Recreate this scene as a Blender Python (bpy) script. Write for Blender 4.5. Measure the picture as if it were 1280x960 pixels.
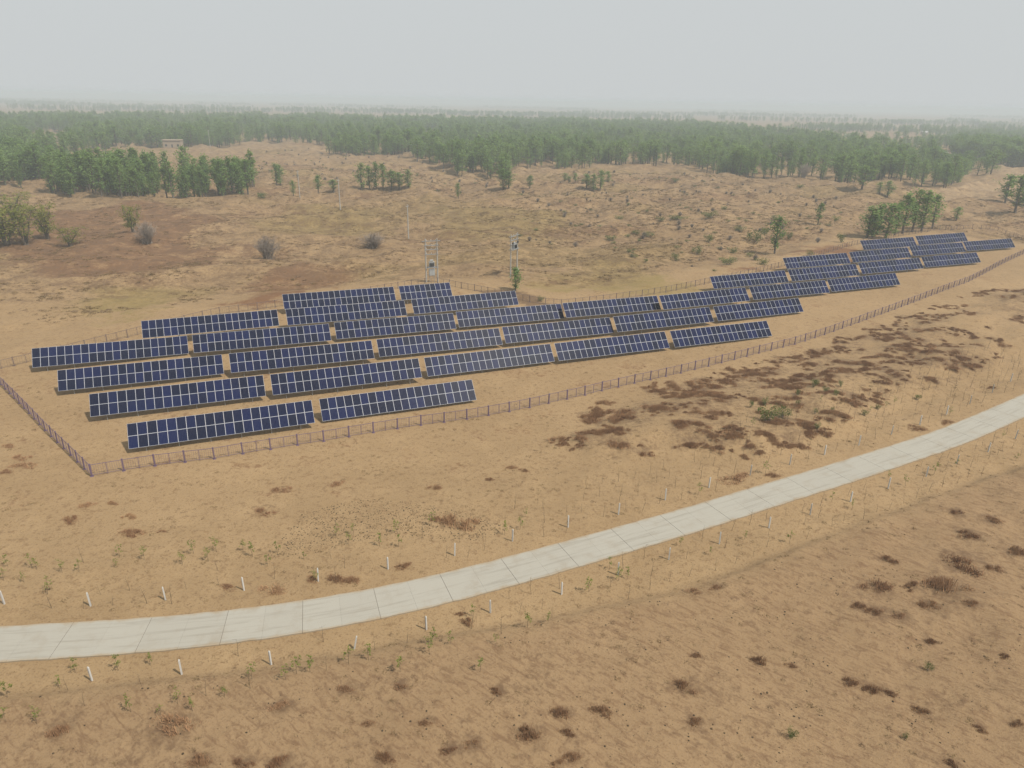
import bpy, bmesh, math, random
import numpy as np
from mathutils import Matrix, Vector, Euler, Quaternion

# ------------------------------------------------------------------ camera, sky, sun, exposure
scene = bpy.context.scene
for _o in list(bpy.data.objects):
    bpy.data.objects.remove(_o)
COL = scene.collection
rng = random.Random(11)
NR = np.random.default_rng(5)

CAM_Z = 37.0
CAM_R = Vector((0.9998436, 0.0066432, 0.0163916))
CAM_U = Vector((-0.0176878, 0.3755169, 0.9266468))
CAM_W = Vector((0.0, 0.9267881, -0.3755767))
cam_data = bpy.data.cameras.new("camera")
cam_data.sensor_width = 36.0
cam_data.lens = 872.63 / 1280.0 * 36.0
cam_data.clip_start = 0.5
cam_data.clip_end = 20000.0
cam = bpy.data.objects.new("camera", cam_data)
_m = Matrix((CAM_R, CAM_U, -CAM_W)).transposed().to_4x4()
_m.translation = Vector((0, 0, CAM_Z))
cam.matrix_world = _m
COL.objects.link(cam)
scene.camera = cam

SUN_EL = math.radians(54.0)
SUN_AZ = (0.86, -0.51)                      # horizontal direction towards the sun
SKY_STRENGTH = 0.07
SUN_STRENGTH = 5.0
world = bpy.data.worlds.new("World")
scene.world = world
world.use_nodes = True
wn, wl = world.node_tree.nodes, world.node_tree.links
wn.clear()
sky = wn.new("ShaderNodeTexSky")
sky.sky_type = 'NISHITA'
sky.sun_disc = False
sky.sun_elevation = SUN_EL
sky.sun_rotation = math.atan2(SUN_AZ[0], SUN_AZ[1])
sky.altitude = 300
sky.air_density = 1.0
sky.dust_density = 7.0
sky.ozone_density = 1.0
veil = wn.new("ShaderNodeMix"); veil.data_type = 'RGBA'      # dusty air evens the whole sky out to a pale grey
veil.inputs[0].default_value = 0.92
veil.inputs[7].default_value = (9.0, 9.4, 9.5, 1)
bg = wn.new("ShaderNodeBackground")
bg.inputs["Strength"].default_value = SKY_STRENGTH
wo = wn.new("ShaderNodeOutputWorld")
wl.new(sky.outputs[0], veil.inputs[6]); wl.new(veil.outputs[2], bg.inputs[0]); wl.new(bg.outputs[0], wo.inputs[0])

sun_data = bpy.data.lights.new("sun", 'SUN')
sun_data.energy = SUN_STRENGTH
sun_data.angle = math.radians(1.6)
sun_data.color = (1.0, 0.93, 0.82)
sun = bpy.data.objects.new("sun", sun_data)
_n = math.hypot(*SUN_AZ)
_sd = Vector((SUN_AZ[0] / _n * math.cos(SUN_EL), SUN_AZ[1] / _n * math.cos(SUN_EL), math.sin(SUN_EL)))
sun.rotation_euler = _sd.to_track_quat('Z', 'Y').to_euler()
sun.location = _sd * 200
COL.objects.link(sun)

scene.view_settings.view_transform = 'Standard'
scene.view_settings.look = 'None'
scene.view_settings.gamma = 1.0
scene.view_settings.exposure = 0.0
scene.view_settings.use_curve_mapping = False
scene.cycles.max_bounces = 5
scene.cycles.diffuse_bounces = 2
scene.cycles.glossy_bounces = 2
scene.cycles.transmission_bounces = 3
scene.cycles.transparent_max_bounces = 8
scene.cycles.volume_bounces = 1
scene.cycles.use_denoising = True

ROAD_C = [[-78.64,37.51],[-76.61,37.48],[-74.58,37.47],[-72.55,37.46],[-70.52,37.47],[-68.49,37.49],[-66.46,37.53],[-64.43,37.57],[-62.4,37.63],[-60.37,37.7],[-58.34,37.78],[-56.31,37.88],[-54.29,37.99],[-52.26,38.11],[-50.23,38.24],[-48.21,38.38],[-46.18,38.54],[-44.16,38.71],[-42.13,38.89],[-40.11,39.08],[-38.09,39.28],[-36.07,39.5],[-34.06,39.73],[-32.04,39.96],[-30.02,40.19],[-28.01,40.45],[-26.0,40.74],[-23.99,41.06],[-22.0,41.43],[-20.01,41.84],[-18.03,42.3],[-16.06,42.8],[-14.11,43.36],[-12.17,43.96],[-10.25,44.61],[-8.34,45.31],[-6.45,46.05],[-4.57,46.83],[-2.71,47.64],[-0.86,48.47],[0.98,49.33],[2.82,50.19],[4.65,51.07],[6.48,51.96],[8.31,52.84],[10.13,53.73],[11.95,54.63],[13.78,55.52],[15.6,56.43],[17.41,57.34],[19.21,58.27],[21.01,59.21],[22.81,60.16],[24.6,61.11],[26.4,62.06],[28.2,63.0],[30.01,63.92],[31.82,64.85],[33.62,65.78],[35.42,66.72],[37.22,67.67],[39.01,68.62],[40.79,69.59],[42.58,70.55],[44.37,71.52],[46.16,72.48],[47.94,73.45],[49.72,74.44],[51.48,75.44],[53.23,76.47],[54.97,77.52],[56.69,78.59],[58.4,79.69],[60.11,80.79],[61.81,81.9],[63.51,83.01],[65.21,84.12],[66.91,85.24],[68.6,86.36],[70.29,87.48],[71.97,88.62],[73.66,89.75],[75.34,90.89],[77.01,92.04],[78.69,93.19],[80.36,94.34],[82.03,95.5],[83.69,96.67],[85.35,97.83],[87.01,99.01],[88.66,100.18],[90.31,101.37],[91.96,102.55],[93.61,103.75],[95.25,104.94],[96.88,106.14],[98.52,107.35],[100.15,108.56],[101.78,109.77],[103.4,110.99],[105.02,112.22],[106.64,113.45],[108.25,114.68],[109.86,115.92],[111.47,117.16],[113.07,118.4],[114.67,119.65],[116.27,120.91],[117.86,122.17],[119.45,123.43],[121.03,124.7],[122.62,125.98],[124.2,127.25]]
BERM_C = [[-42.15,32.68],[-23.33,35.71],[-11.57,38.45],[-0.87,41.45],[7.83,43.97],[15.32,46.48],[22.46,50.27],[31.63,55.38],[42.2,61.04],[58.19,69.08],[80.09,77.98]]
BANK_C = [[5.71,72.72],[12.74,84.58],[21.65,92.32],[39.26,100.68],[66.47,121.45],[91.42,139.23],[129.04,164.33],[94.57,116.16],[76.62,104.36],[66.18,96.31],[54.37,89.43],[47.87,85.07],[38.63,75.68],[29.18,70.45],[20.57,72.48],[10.95,69.76]]
POSTS_FAR = [[-39.21,43.68],[-32.55,43.75],[-27.12,44.62],[-21.42,46.02],[-15.72,47.27],[-10.25,48.95],[-4.75,51.02],[0.29,53.42],[5.49,55.73],[10.54,58.05],[15.63,60.87],[20.7,63.52],[25.87,66.33],[31.01,68.75],[35.95,71.36],[41.13,74.08],[46.35,76.9],[51.37,79.82],[56.92,83.57],[61.97,86.96],[67.96,91.57],[73.83,96.49]]
POSTS_NEAR = [[-28.17,36.2],[-22.37,36.89],[-16.57,37.94],[-11.09,39.64],[-6.12,41.72],[-1.37,43.76],[4.32,46.06],[9.25,48.69],[14.0,50.98],[19.08,53.44],[24.48,56.14],[29.38,58.7],[34.55,61.41],[39.65,64.05],[44.97,66.53],[50.07,69.62],[55.58,72.77],[61.35,76.64]]
FENCE_LEFT = [[-43.99,64.1],[-48.51,68.23],[-54.73,73.83],[-61.44,80.1],[-67.46,85.63],[-74.23,91.92]]
FENCE_FRONT = [[-43.99,64.1],[-38.55,66.61],[-32.74,68.56],[-27.31,71.25],[-21.67,73.8],[-16.23,76.58],[-10.66,79.07],[-5.1,81.09],[2.72,84.95],[10.14,89.33],[17.57,93.96],[25.21,98.45],[32.86,103.45],[40.89,108.79],[48.49,113.5],[56.84,119.68],[65.58,126.62],[74.19,133.72],[88.73,146.13],[105.65,160.14],[125.01,179.44],[143.16,196.73],[166.04,218.95]]
FENCE_BACK = [[-74.23,91.92],[-72.03,94.86],[-63.56,105.42],[-61.65,107.71],[-52.35,119.53],[-45.51,123.38],[-33.04,132.2],[-21.69,142.31],[-16.92,145.88],[-11.51,142.14],[-4.22,138.11],[3.35,133.97],[9.11,132.25],[19.1,137.18],[26.69,141.09],[33.28,144.95],[42.65,152.51],[53.74,160.97],[65.57,170.82],[76.4,180.98],[95.44,200.58],[122.7,222.35],[149.15,237.18],[162.19,238.7],[166.04,218.95]]
POLES = [[-32.01,211.63,0.48,10.07],[-63.71,259.42,0.58,10.91],[-85.34,283.68,0.63,10.23],[-232.74,558.68,1.22,12.2],[-249.72,614.15,1.34,10.05]]
HFRAME_A = [[-18.68,146.38],[-16.33,147.19]]
HFRAME_B = [[-0.78,154.86],[0.65,157.54]]
TREES = [[108.08,216.41,5.41,9.95,"p"],[114.22,222.58,4.54,10.2,"p"],[113.74,215.9,5.4,10.92,"p"],[119.46,221.92,4.03,10.68,"p"],[124.14,226.09,5.12,12.94,"p"],[128.73,229.02,4.93,14.14,"p"],[132.17,229.72,5.2,13.38,"p"],[140.95,239.22,4.59,12.0,"p"],[109.21,215.15,3.91,7.42,"p"],[71.92,192.97,3.54,10.8,"p"],[100.92,236.28,2.4,7.54,"p"],[166.98,348.49,7.33,11.63,"p"],[190.88,390.46,4.3,6.91,"p"],[166.48,329.77,2.93,5.89,"p"],[170.27,329.6,4.4,7.36,"p"],[156.31,252.06,2.84,5.14,"p"],[210.4,308.67,6.19,12.44,"p"],[194.45,278.31,6.85,15.04,"p"],[222.32,312.85,7.68,14.03,"p"],[-133.06,182.29,9.22,9.77,"w"],[-129.03,184.05,7.19,10.29,"w"],[-128.2,191.9,5.72,9.8,"w"],[-160.65,226.41,11.3,8.81,"w"],[-109.17,200.59,4.57,7.41,"w"],[-117.26,183.76,5.49,5.57,"w"],[-105.67,318.75,3.54,9.98,"p"],[-107.97,331.25,4.05,9.63,"p"],[-87.99,284.25,2.22,6.4,"p"],[-81.86,298.2,3.32,7.37,"p"],[-78.17,308.62,3.44,5.89,"p"],[-66.66,311.48,4.51,11.87,"p"],[-63.71,314.15,3.5,10.55,"p"],[-60.71,313.14,3.83,11.92,"p"],[-57.57,313.12,3.48,11.57,"p"],[-54.06,313.01,4.53,8.41,"p"],[-50.38,311.79,4.86,7.68,"p"],[-46.43,311.0,3.46,8.35,"p"],[-23.3,293.52,1.97,6.61,"p"],[-5.29,311.2,4.15,9.05,"p"],[-2.88,311.77,4.16,7.67,"p"],[6.66,339.16,3.01,6.44,"p"],[32.72,332.27,4.06,7.42,"p"],[35.66,331.78,3.32,8.16,"p"],[39.1,333.05,3.33,9.68,"p"],[45.67,357.44,2.77,5.56,"p"],[25.27,371.66,2.88,4.13,"p"],[29.88,362.4,2.81,4.84,"p"],[26.87,364.79,2.83,3.65,"p"],[0.32,142.29,2.34,5.17,"p"],[-157.55,291.45,8.46,5.24,"w"],[-147.57,289.06,8.39,4.87,"w"]]
GREEN_BUSHES = [[42.78,183.61,2.33,2.59],[49.82,190.25,3.06,2.89],[53.58,173.02,4.39,2.24],[60.15,192.83,3.32,2.02],[71.61,209.52,5.02,4.6],[71.62,224.32,3.56,2.58],[68.07,245.58,6.08,2.51],[61.87,174.03,3.21,2.05],[56.38,204.54,2.8,2.84],[40.86,214.15,3.41,1.98],[37.42,217.13,2.96,1.75],[28.81,210.79,3.85,1.95],[55.83,242.39,7.1,1.93],[36.28,246.88,3.9,1.69],[49.16,240.29,3.25,1.92],[5.44,134.97,1.59,1.49],[96.3,206.8,2.83,3.34],[112.04,249.15,3.37,2.27],[78.54,185.4,2.13,1.95],[32.89,174.63,1.61,1.23],[30.38,184.99,1.7,1.3],[80.87,226.55,3.6,2.34],[84.97,224.11,3.06,2.58],[85.15,217.64,1.98,3.01],[79.71,272.41,3.05,1.85],[-98.69,280.88,5.03,2.85],[80.66,367.78,4.06,2.45],[139.29,351.79,3.9,1.96],[63.58,188.16,2.16,1.54],[91.16,249.57,2.81,2.27],[31.65,78.21,2.56,2.58],[34.06,79.97,2.01,1.96],[41.92,90.27,1.34,1.66],[42.45,87.7,0.98,1.04],[46.26,91.2,0.79,1.19],[33.07,83.42,0.83,1.46],[30.95,82.94,0.73,1.23],[43.28,85.91,0.96,0.91],[38.31,86.19,0.75,1.03],[38.53,80.94,0.61,0.98],[45.17,81.48,0.82,1.1],[48.16,84.19,0.74,1.01],[37.27,83.57,0.63,0.9],[37.3,76.94,0.78,1.16],[55.89,88.83,0.88,1.05],[40.8,81.16,0.51,0.76],[17.78,32.27,0.7,0.98],[29.55,38.06,0.67,0.85],[24.85,32.17,0.35,0.6]]
BARE_BUSHES = [[-63.57,178.75,7.44,6.33],[-38.38,188.97,7.81,4.42],[-100.12,190.57,6.56,6.21],[153.35,387.46,7.68,7.71]]
BROWN_SHRUBS = [[-4.99,56.26,3.94,2.17],[-7.8,63.23,1.5,1.06],[-8.94,49.27,1.5,0.85],[-12.95,47.35,1.59,1.08],[-14.3,47.44,1.99,1.16],[-16.22,47.41,1.33,0.74],[-19.03,46.04,2.34,0.89],[-34.5,53.65,2.63,1.1],[-36.13,56.51,1.52,0.78],[-41.32,58.42,1.87,0.7],[-41.21,55.85,1.96,0.86],[-39.03,58.8,1.26,0.8],[-31.88,54.13,0.88,0.6],[-22.8,46.22,1.69,0.64],[-20.9,32.16,2.99,0.96],[-27.52,31.69,1.38,1.31],[-18.01,29.69,1.6,1.23],[-15.46,29.56,1.41,0.97],[3.46,33.68,1.44,1.13],[6.18,34.01,1.56,1.06],[1.38,32.05,1.69,1.2],[3.82,32.13,1.0,0.75],[3.11,29.99,0.95,0.75],[-0.7,35.24,0.96,0.76],[4.0,30.47,1.25,0.75],[30.19,47.11,2.76,1.26],[33.22,47.23,1.71,1.09],[36.04,47.0,3.67,2.0],[39.16,50.53,3.47,1.28],[33.19,44.96,1.9,1.06],[27.56,44.51,1.26,0.92],[28.47,43.91,1.62,0.76],[30.3,43.44,1.24,0.6],[17.87,38.68,1.37,0.9],[20.03,38.39,0.9,0.59],[23.54,36.88,1.21,0.86],[24.74,36.19,1.41,0.92],[25.78,35.87,1.08,0.63],[27.14,34.41,1.25,0.75],[31.25,40.85,0.95,0.94],[33.04,50.86,1.67,0.73],[36.65,44.84,1.26,0.75],[45.27,52.28,1.85,1.45],[42.38,54.85,2.22,0.75],[46.1,57.26,1.99,0.77],[43.36,58.49,1.55,0.69],[11.99,33.18,1.12,0.66],[11.95,35.99,1.62,1.05],[13.47,38.96,0.91,0.61],[-2.2,64.89,1.19,0.69],[0.16,67.75,1.41,0.8],[1.48,67.13,1.22,0.6],[-23.64,62.25,2.14,0.66],[-18.21,63.55,2.01,0.58],[-23.8,57.87,2.33,0.81],[-7.0,56.68,1.52,0.91],[-52.3,65.92,2.92,0.85],[-53.21,64.47,1.52,0.83],[-53.79,67.66,2.11,0.77],[-56.85,70.13,1.63,0.59],[24.03,65.22,4.09,0.97],[28.28,66.21,1.72,0.87],[55.28,80.9,2.24,0.87],[50.45,78.93,2.79,0.75],[69.3,93.66,1.62,0.73],[26.3,70.0,1.26,1.11],[28.24,70.59,1.45,1.01],[15.29,70.47,2.0,0.92],[-3.04,42.59,1.35,0.81],[-3.66,43.47,0.87,0.57],[-3.47,30.65,1.16,0.67],[-2.05,31.24,0.98,0.6],[-7.21,30.02,1.43,1.03],[-13.51,29.63,1.41,1.13],[-5.14,32.53,1.0,0.67],[-8.65,32.49,0.9,0.52],[32.43,33.24,1.02,0.77],[29.9,32.82,0.91,0.52],[26.74,30.37,0.96,0.58],[15.12,46.32,1.56,0.49],[16.95,46.68,1.31,0.49],[-10.8,35.29,1.38,0.6],[-14.59,33.82,1.44,0.51],[-7.09,35.41,0.96,0.53],[41.77,50.23,1.52,0.79],[35.69,39.38,0.92,0.56]]
LEAFY = [[-42.21,48.49],[-40.06,48.3],[-39.45,46.36],[-37.11,47.66],[-35.77,47.77],[-41.18,46.51],[-39.54,48.12],[-33.01,48.46],[-31.34,49.7],[-33.54,49.96],[-27.57,50.81],[-27.83,49.2],[-25.66,51.12],[-25.9,49.79],[-23.37,51.18],[-22.3,50.54],[-20.29,50.99],[-20.61,49.22],[-17.78,50.29],[-15.87,47.09],[-15.79,53.6],[-14.36,52.45],[-14.28,54.07],[-10.28,54.28],[-11.52,52.2],[-9.87,52.17],[-7.27,55.63],[-26.91,37.19],[-24.93,37.68],[-29.94,35.52],[-29.35,32.29],[-32.81,34.56],[-31.38,32.47],[-23.85,33.15],[-21.91,33.03],[-20.04,33.38],[-21.22,33.87],[-18.45,34.54],[-17.23,36.15],[-14.33,36.61],[-13.44,36.76],[-11.03,37.71],[-9.7,38.04],[-7.31,36.8],[-5.44,39.6],[-5.48,38.47],[-2.78,43.32],[8.63,49.43],[9.18,47.94],[3.05,42.16],[-1.85,36.95],[-0.83,39.89]]
F_LEFT = [[-264.18,294.03],[-214.97,298.91],[-198.8,303.44],[-176.16,271.86],[-147.35,266.23],[-122.98,271.98],[-105.14,288.6],[-113.76,315.71],[-143.39,319.36],[-169.09,314.36],[-194.1,340.52],[-237.57,368.1],[-274.68,386.27],[-328.29,369.88]]
F_MAIN = [[-381.0,409.6],[-302.9,427.3],[-278.2,432.9],[-261.2,462.7],[-289.2,535.0],[-271.5,559.3],[-246.0,556.7],[-215.2,608.0],[-166.2,623.0],[-120.5,489.1],[-94.8,495.2],[-56.2,445.6],[-38.4,411.7],[-12.9,360.3],[-3.0,327.5],[2.4,414.6],[45.3,433.0],[89.1,463.9],[106.1,444.9],[103.9,400.7],[117.5,398.7],[149.1,391.5],[154.0,376.4],[172.4,375.6],[198.6,395.7],[209.2,359.8],[280.5,427.1],[313.6,479.5],[304.6,521.1],[316.7,575.6],[310.2,627.2],[329.5,733.1],[326.8,853.0],[318.3,969.2],[316.5,1156.8],[209.9,1265.8],[-7.9,1273.3],[-327.9,1241.2],[-421.7,1203.9],[-611.9,1147.1],[-636.5,1083.1],[-678.4,974.2],[-876.1,960.4]]
F_CLEAR = [[-398.5,585.1],[-359.8,563.9],[-368.7,619.3],[-416.9,704.7],[-474.4,735.1],[-454.6,673.8]]
F_RIGHT = [[356.9,601.8],[356.1,553.3],[355.4,511.8],[352.3,412.8],[476.9,564.4],[457.9,664.1],[426.9,722.8]]
F_SAND = [[-129.13,371.9],[-112.74,456.59],[-91.43,405.16],[-88.87,327.43],[-110.29,315.72]]
CLUMPS = [[4.86,74.2],[11.36,86.18],[17.08,91.92],[22.44,95.98],[40.71,104.68],[68.59,125.69],[95.25,145.61],[129.0,169.48],[89.56,113.05],[76.01,103.63],[67.12,97.87],[54.73,90.25],[47.94,85.4],[38.8,76.12],[28.98,69.95],[20.47,72.14],[9.15,69.76]]
FIELD = [[192.9,344.2],[234.0,381.7],[269.4,407.5],[345.7,522.9],[342.6,485.0],[316.4,369.1],[254.2,293.5],[225.9,319.6],[206.8,311.7]]
FAR_FIELD = [[-901.7,1434.2],[-905.1,1775.5],[-675.3,1676.3],[-648.1,1353.8],[-781.1,1308.2]]
RED = [[[-125.44,153.31],[-199.38,251.0],[-158.08,240.13],[-133.9,269.27],[-110.27,248.67],[-78.34,199.55],[-66.93,158.94],[-84.29,146.17],[-98.81,144.89]],[[-66.26,145.61],[-63.66,160.01],[-56.6,179.58],[-38.52,163.86],[-42.46,149.6],[-50.16,132.02]],[[66.95,169.15],[75.06,182.95],[90.63,200.02],[103.95,211.68],[100.32,201.21],[85.67,188.18]]]
DITCH = [[[-7.64,141.32],[-0.35,143.49],[9.21,133.96],[14.2,128.03],[7.3,126.75],[-0.29,133.72]]]
OLIVE = [[[1.39,159.41],[16.71,188.54],[32.7,180.8],[40.42,159.91],[33.43,144.04],[19.39,139.62],[7.83,138.36]],[[-77.81,117.87],[-92.03,141.72],[-78.74,152.78],[-69.53,151.55],[-62.27,138.08],[-66.51,118.01]],[[-26.78,207.21],[-37.02,266.01],[-1.27,279.52],[29.98,277.92],[18.65,212.87],[-0.65,189.0]],[[-84.69,217.2],[-88.67,259.72],[-54.03,277.52],[-37.02,266.01],[-35.69,218.9],[-54.97,197.75]]]
HUM = [[[-0.73,200.12],[-1.54,319.2],[44.53,424.99],[98.3,415.19],[131.21,353.53],[139.69,301.6],[105.3,223.17],[63.73,174.17],[44.18,160.13],[32.13,177.38],[17.35,196.51]],[[-126.51,351.83],[-190.59,554.61],[-79.8,637.27],[-2.1,405.53],[-8.45,312.99],[-43.16,312.71],[-91.74,338.26]]]
STONY = [[[-21.17,50.08],[-19.95,57.96],[-14.33,60.92],[-6.09,59.16],[0.24,55.58],[-2.65,53.41],[-11.46,53.87],[-16.69,51.46]]]
HOUSES = [[-253.99,544.01,12.46,5.35],[356.5,617.62,9.4,3.36],[381.43,683.09,11.86,2.97],[343.72,639.21,13.89,2.78],[355.69,605.19,9.22,2.64],[460.81,880.78,9.51,3.81],[504.75,894.87,8.69,4.83],[609.62,1112.15,9.57,4.79],[378.92,755.9,7.37,3.28],[415.15,928.69,8.01,4.01],[401.63,1339.76,10.07,5.75]]
# ------------------------------------------------------------------ terrain: height of the ground at any place
_P = np.random.default_rng(77).permutation(1024)
_P = np.concatenate([_P, _P])
_GA = np.random.default_rng(78).uniform(0, 2 * np.pi, 1024)


def noise(x, y):
    xi = np.floor(x).astype(np.int64); yi = np.floor(y).astype(np.int64)
    xf = x - xi; yf = y - yi
    u = xf * xf * xf * (xf * (xf * 6 - 15) + 10); v = yf * yf * yf * (yf * (yf * 6 - 15) + 10)

    def gr(ix, iy, dx, dy):
        a = _GA[_P[(_P[ix & 1023] + iy) & 1023]]
        return np.cos(a) * dx + np.sin(a) * dy
    n00 = gr(xi, yi, xf, yf); n10 = gr(xi + 1, yi, xf - 1, yf)
    n01 = gr(xi, yi + 1, xf, yf - 1); n11 = gr(xi + 1, yi + 1, xf - 1, yf - 1)
    a = n00 + u * (n10 - n00); b = n01 + u * (n11 - n01)
    return (a + v * (b - a)) * 1.5


def fbm(x, y, o=4, g=0.5):
    s = 0; a = 1.0
    for k in range(o):
        s = s + a * noise(x + 17.3 * k, y - 9.1 * k); x = x * 2.03; y = y * 2.03; a *= g
    return s


def smooth(a, b, x):
    t = np.clip((x - a) / (b - a), 0, 1)
    return t * t * (3 - 2 * t)


TABLES = [('1a', -42.524, 69.002, -36.596, -0.003), ('1b', -23.357, 78.208, -37.133, -0.005), ('2a', -50.988, 76.505, -36.279, -0.009), ('2b', -31.425, 84.36, -36.391, -0.008), ('2c', -12.114, 93.383, -36.922, -0.008), ('2d', 7.162, 100.874, -36.914, -0.01), ('2e', 26.717, 108.873, -37.105, -0.011), ('3a', -59.334, 83.867, -36.147, -0.01), ('3b', -39.428, 91.036, -35.974, -0.014), ('3c', -20.275, 100.091, -36.514, -0.014), ('3d', -1.108, 107.877, -36.617, -0.015), ('3e', 18.012, 114.768, -36.546, -0.006), ('3f', 37.626, 123.215, -36.772, -0.005), ('4a', -67.689, 91.646, -35.952, -0.014), ('4b', -47.682, 98.243, -35.705, -0.014), ('4c', -28.351, 106.674, -35.993, -0.016), ('4d', -9.277, 115.07, -36.284, -0.017), ('4e', 9.613, 121.47, -36.129, -0.016), ('4f', 28.248, 127.001, -35.862, -0.001), ('4g', 48.628, 137.667, -36.474, -0.008), ('4h', 68.179, 146.491, -36.738, -0.002), ('5a', -57.134, 102.141, -34.875, -0.001), ('5b', -37.313, 110.553, -35.026, -0.011), ('5c', -17.625, 119.784, -35.472, -0.003), ('5d', 42.288, 144.376, -36.06, -0.004), ('5e', 61.941, 152.922, -36.177, -0.002), ('5f', 82.21, 162.829, -36.452, -0.001), ('5g', 102.788, 173.2, -36.775, -0.004), ('6a', -40.737, 119.814, -34.979, -0.01), ('6b', -21.15, 128.0, -35.18, -0.005), ('6c', 64.982, 164.796, -35.951, -0.0), ('6d', 84.91, 173.925, -36.059, 0.004), ('6e', 106.257, 185.671, -36.474, -0.003), ('6f', 126.654, 195.74, -36.752, -0.008), ('7a', 95.497, 191.107, -36.104, -0.004), ('7b', 116.314, 201.646, -36.398, -0.0)]
ROW_AZ = 0.394773
TILT = 0.8458
SLANT = 2.9727
PITCH = 1.01
ROW_E = np.array([math.cos(ROW_AZ), math.sin(ROW_AZ)])
ROW_N = np.array([-math.sin(ROW_AZ), math.cos(ROW_AZ)])
_SITE = []
for _t in TABLES:
    for _s in (0.15, 0.5, 0.85):
        _w = 20.2 if _t[0] != '6b' else 10.1
        _c = np.array(_t[1:3]) + ROW_E * _w * _s + ROW_N * 1.0
        _SITE.append((_c[0], _c[1], _t[3] + 37.0 - 0.8 + _t[4] * _w * _s))
_SITE = np.array(_SITE)

# road centre line and half width, ground coordinates (filled from a survey of the two edges)
ROAD = np.array(ROAD_C)
BERM = np.array(BERM_C)
BANK = BANK_C


def seg_dist(x, y, poly):
    """unsigned distance to a polyline, and the side (+ left of travel)."""
    x = np.asarray(x, float); y = np.asarray(y, float)
    pa = np.array(poly)
    if x.size > 5000 and x.ndim == 1:          # far places need no exact distance
        lo = pa.min(0) - 160; hi = pa.max(0) + 160
        k = (x > lo[0]) & (x < hi[0]) & (y > lo[1]) & (y < hi[1])
        if k.sum() < 0.85 * x.size:
            best = np.full(x.shape, 160.0); a0 = pa[0]; a1 = pa[-1]
            side = np.sign((a1[0] - a0[0]) * (y - a0[1]) - (a1[1] - a0[1]) * (x - a0[0]))
            if k.any(): bb, ss = seg_dist(x[k][:, None], y[k][:, None], poly); best[k] = bb[:, 0]; side[k] = ss[:, 0]
            return best, side
    best = np.full(np.shape(x), 1e9); side = np.zeros(np.shape(x))
    for (ax, ay), (bx, by) in zip(poly[:-1], poly[1:]):
        dx, dy = bx - ax, by - ay
        L2 = dx * dx + dy * dy
        t = np.clip(((x - ax) * dx + (y - ay) * dy) / L2, 0, 1)
        d = np.hypot(x - ax - t * dx, y - ay - t * dy)
        c = np.sign(dx * (y - ay) - dy * (x - ax))
        m = d < best
        best = np.where(m, d, best); side = np.where(m, c, side)
    return best, side


def site_weight(x, y):
    x = np.asarray(x, float); y = np.asarray(y, float)
    W = np.zeros(x.shape); S = np.zeros(x.shape)
    m = (x > -115) & (x < 190) & (y > 25) & (y < 260)
    if not m.any(): return W, S
    xm = x[m]; ym = y[m]; w0 = np.zeros(xm.shape); s0 = np.zeros(xm.shape)
    if len(xm) < 400:
        w = np.exp(-((xm[:, None] - _SITE[:, 0]) ** 2 + (ym[:, None] - _SITE[:, 1]) ** 2) / (2 * 9.0 ** 2))
        w0 = w.sum(1); s0 = (w * _SITE[:, 2]).sum(1)
    else:
        for cx, cy, z in _SITE:
            w = np.exp(-((xm - cx) ** 2 + (ym - cy) ** 2) / (2 * 9.0 ** 2))
            w0 += w; s0 += w * z
    W[m] = w0; S[m] = s0
    return W, S


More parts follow.
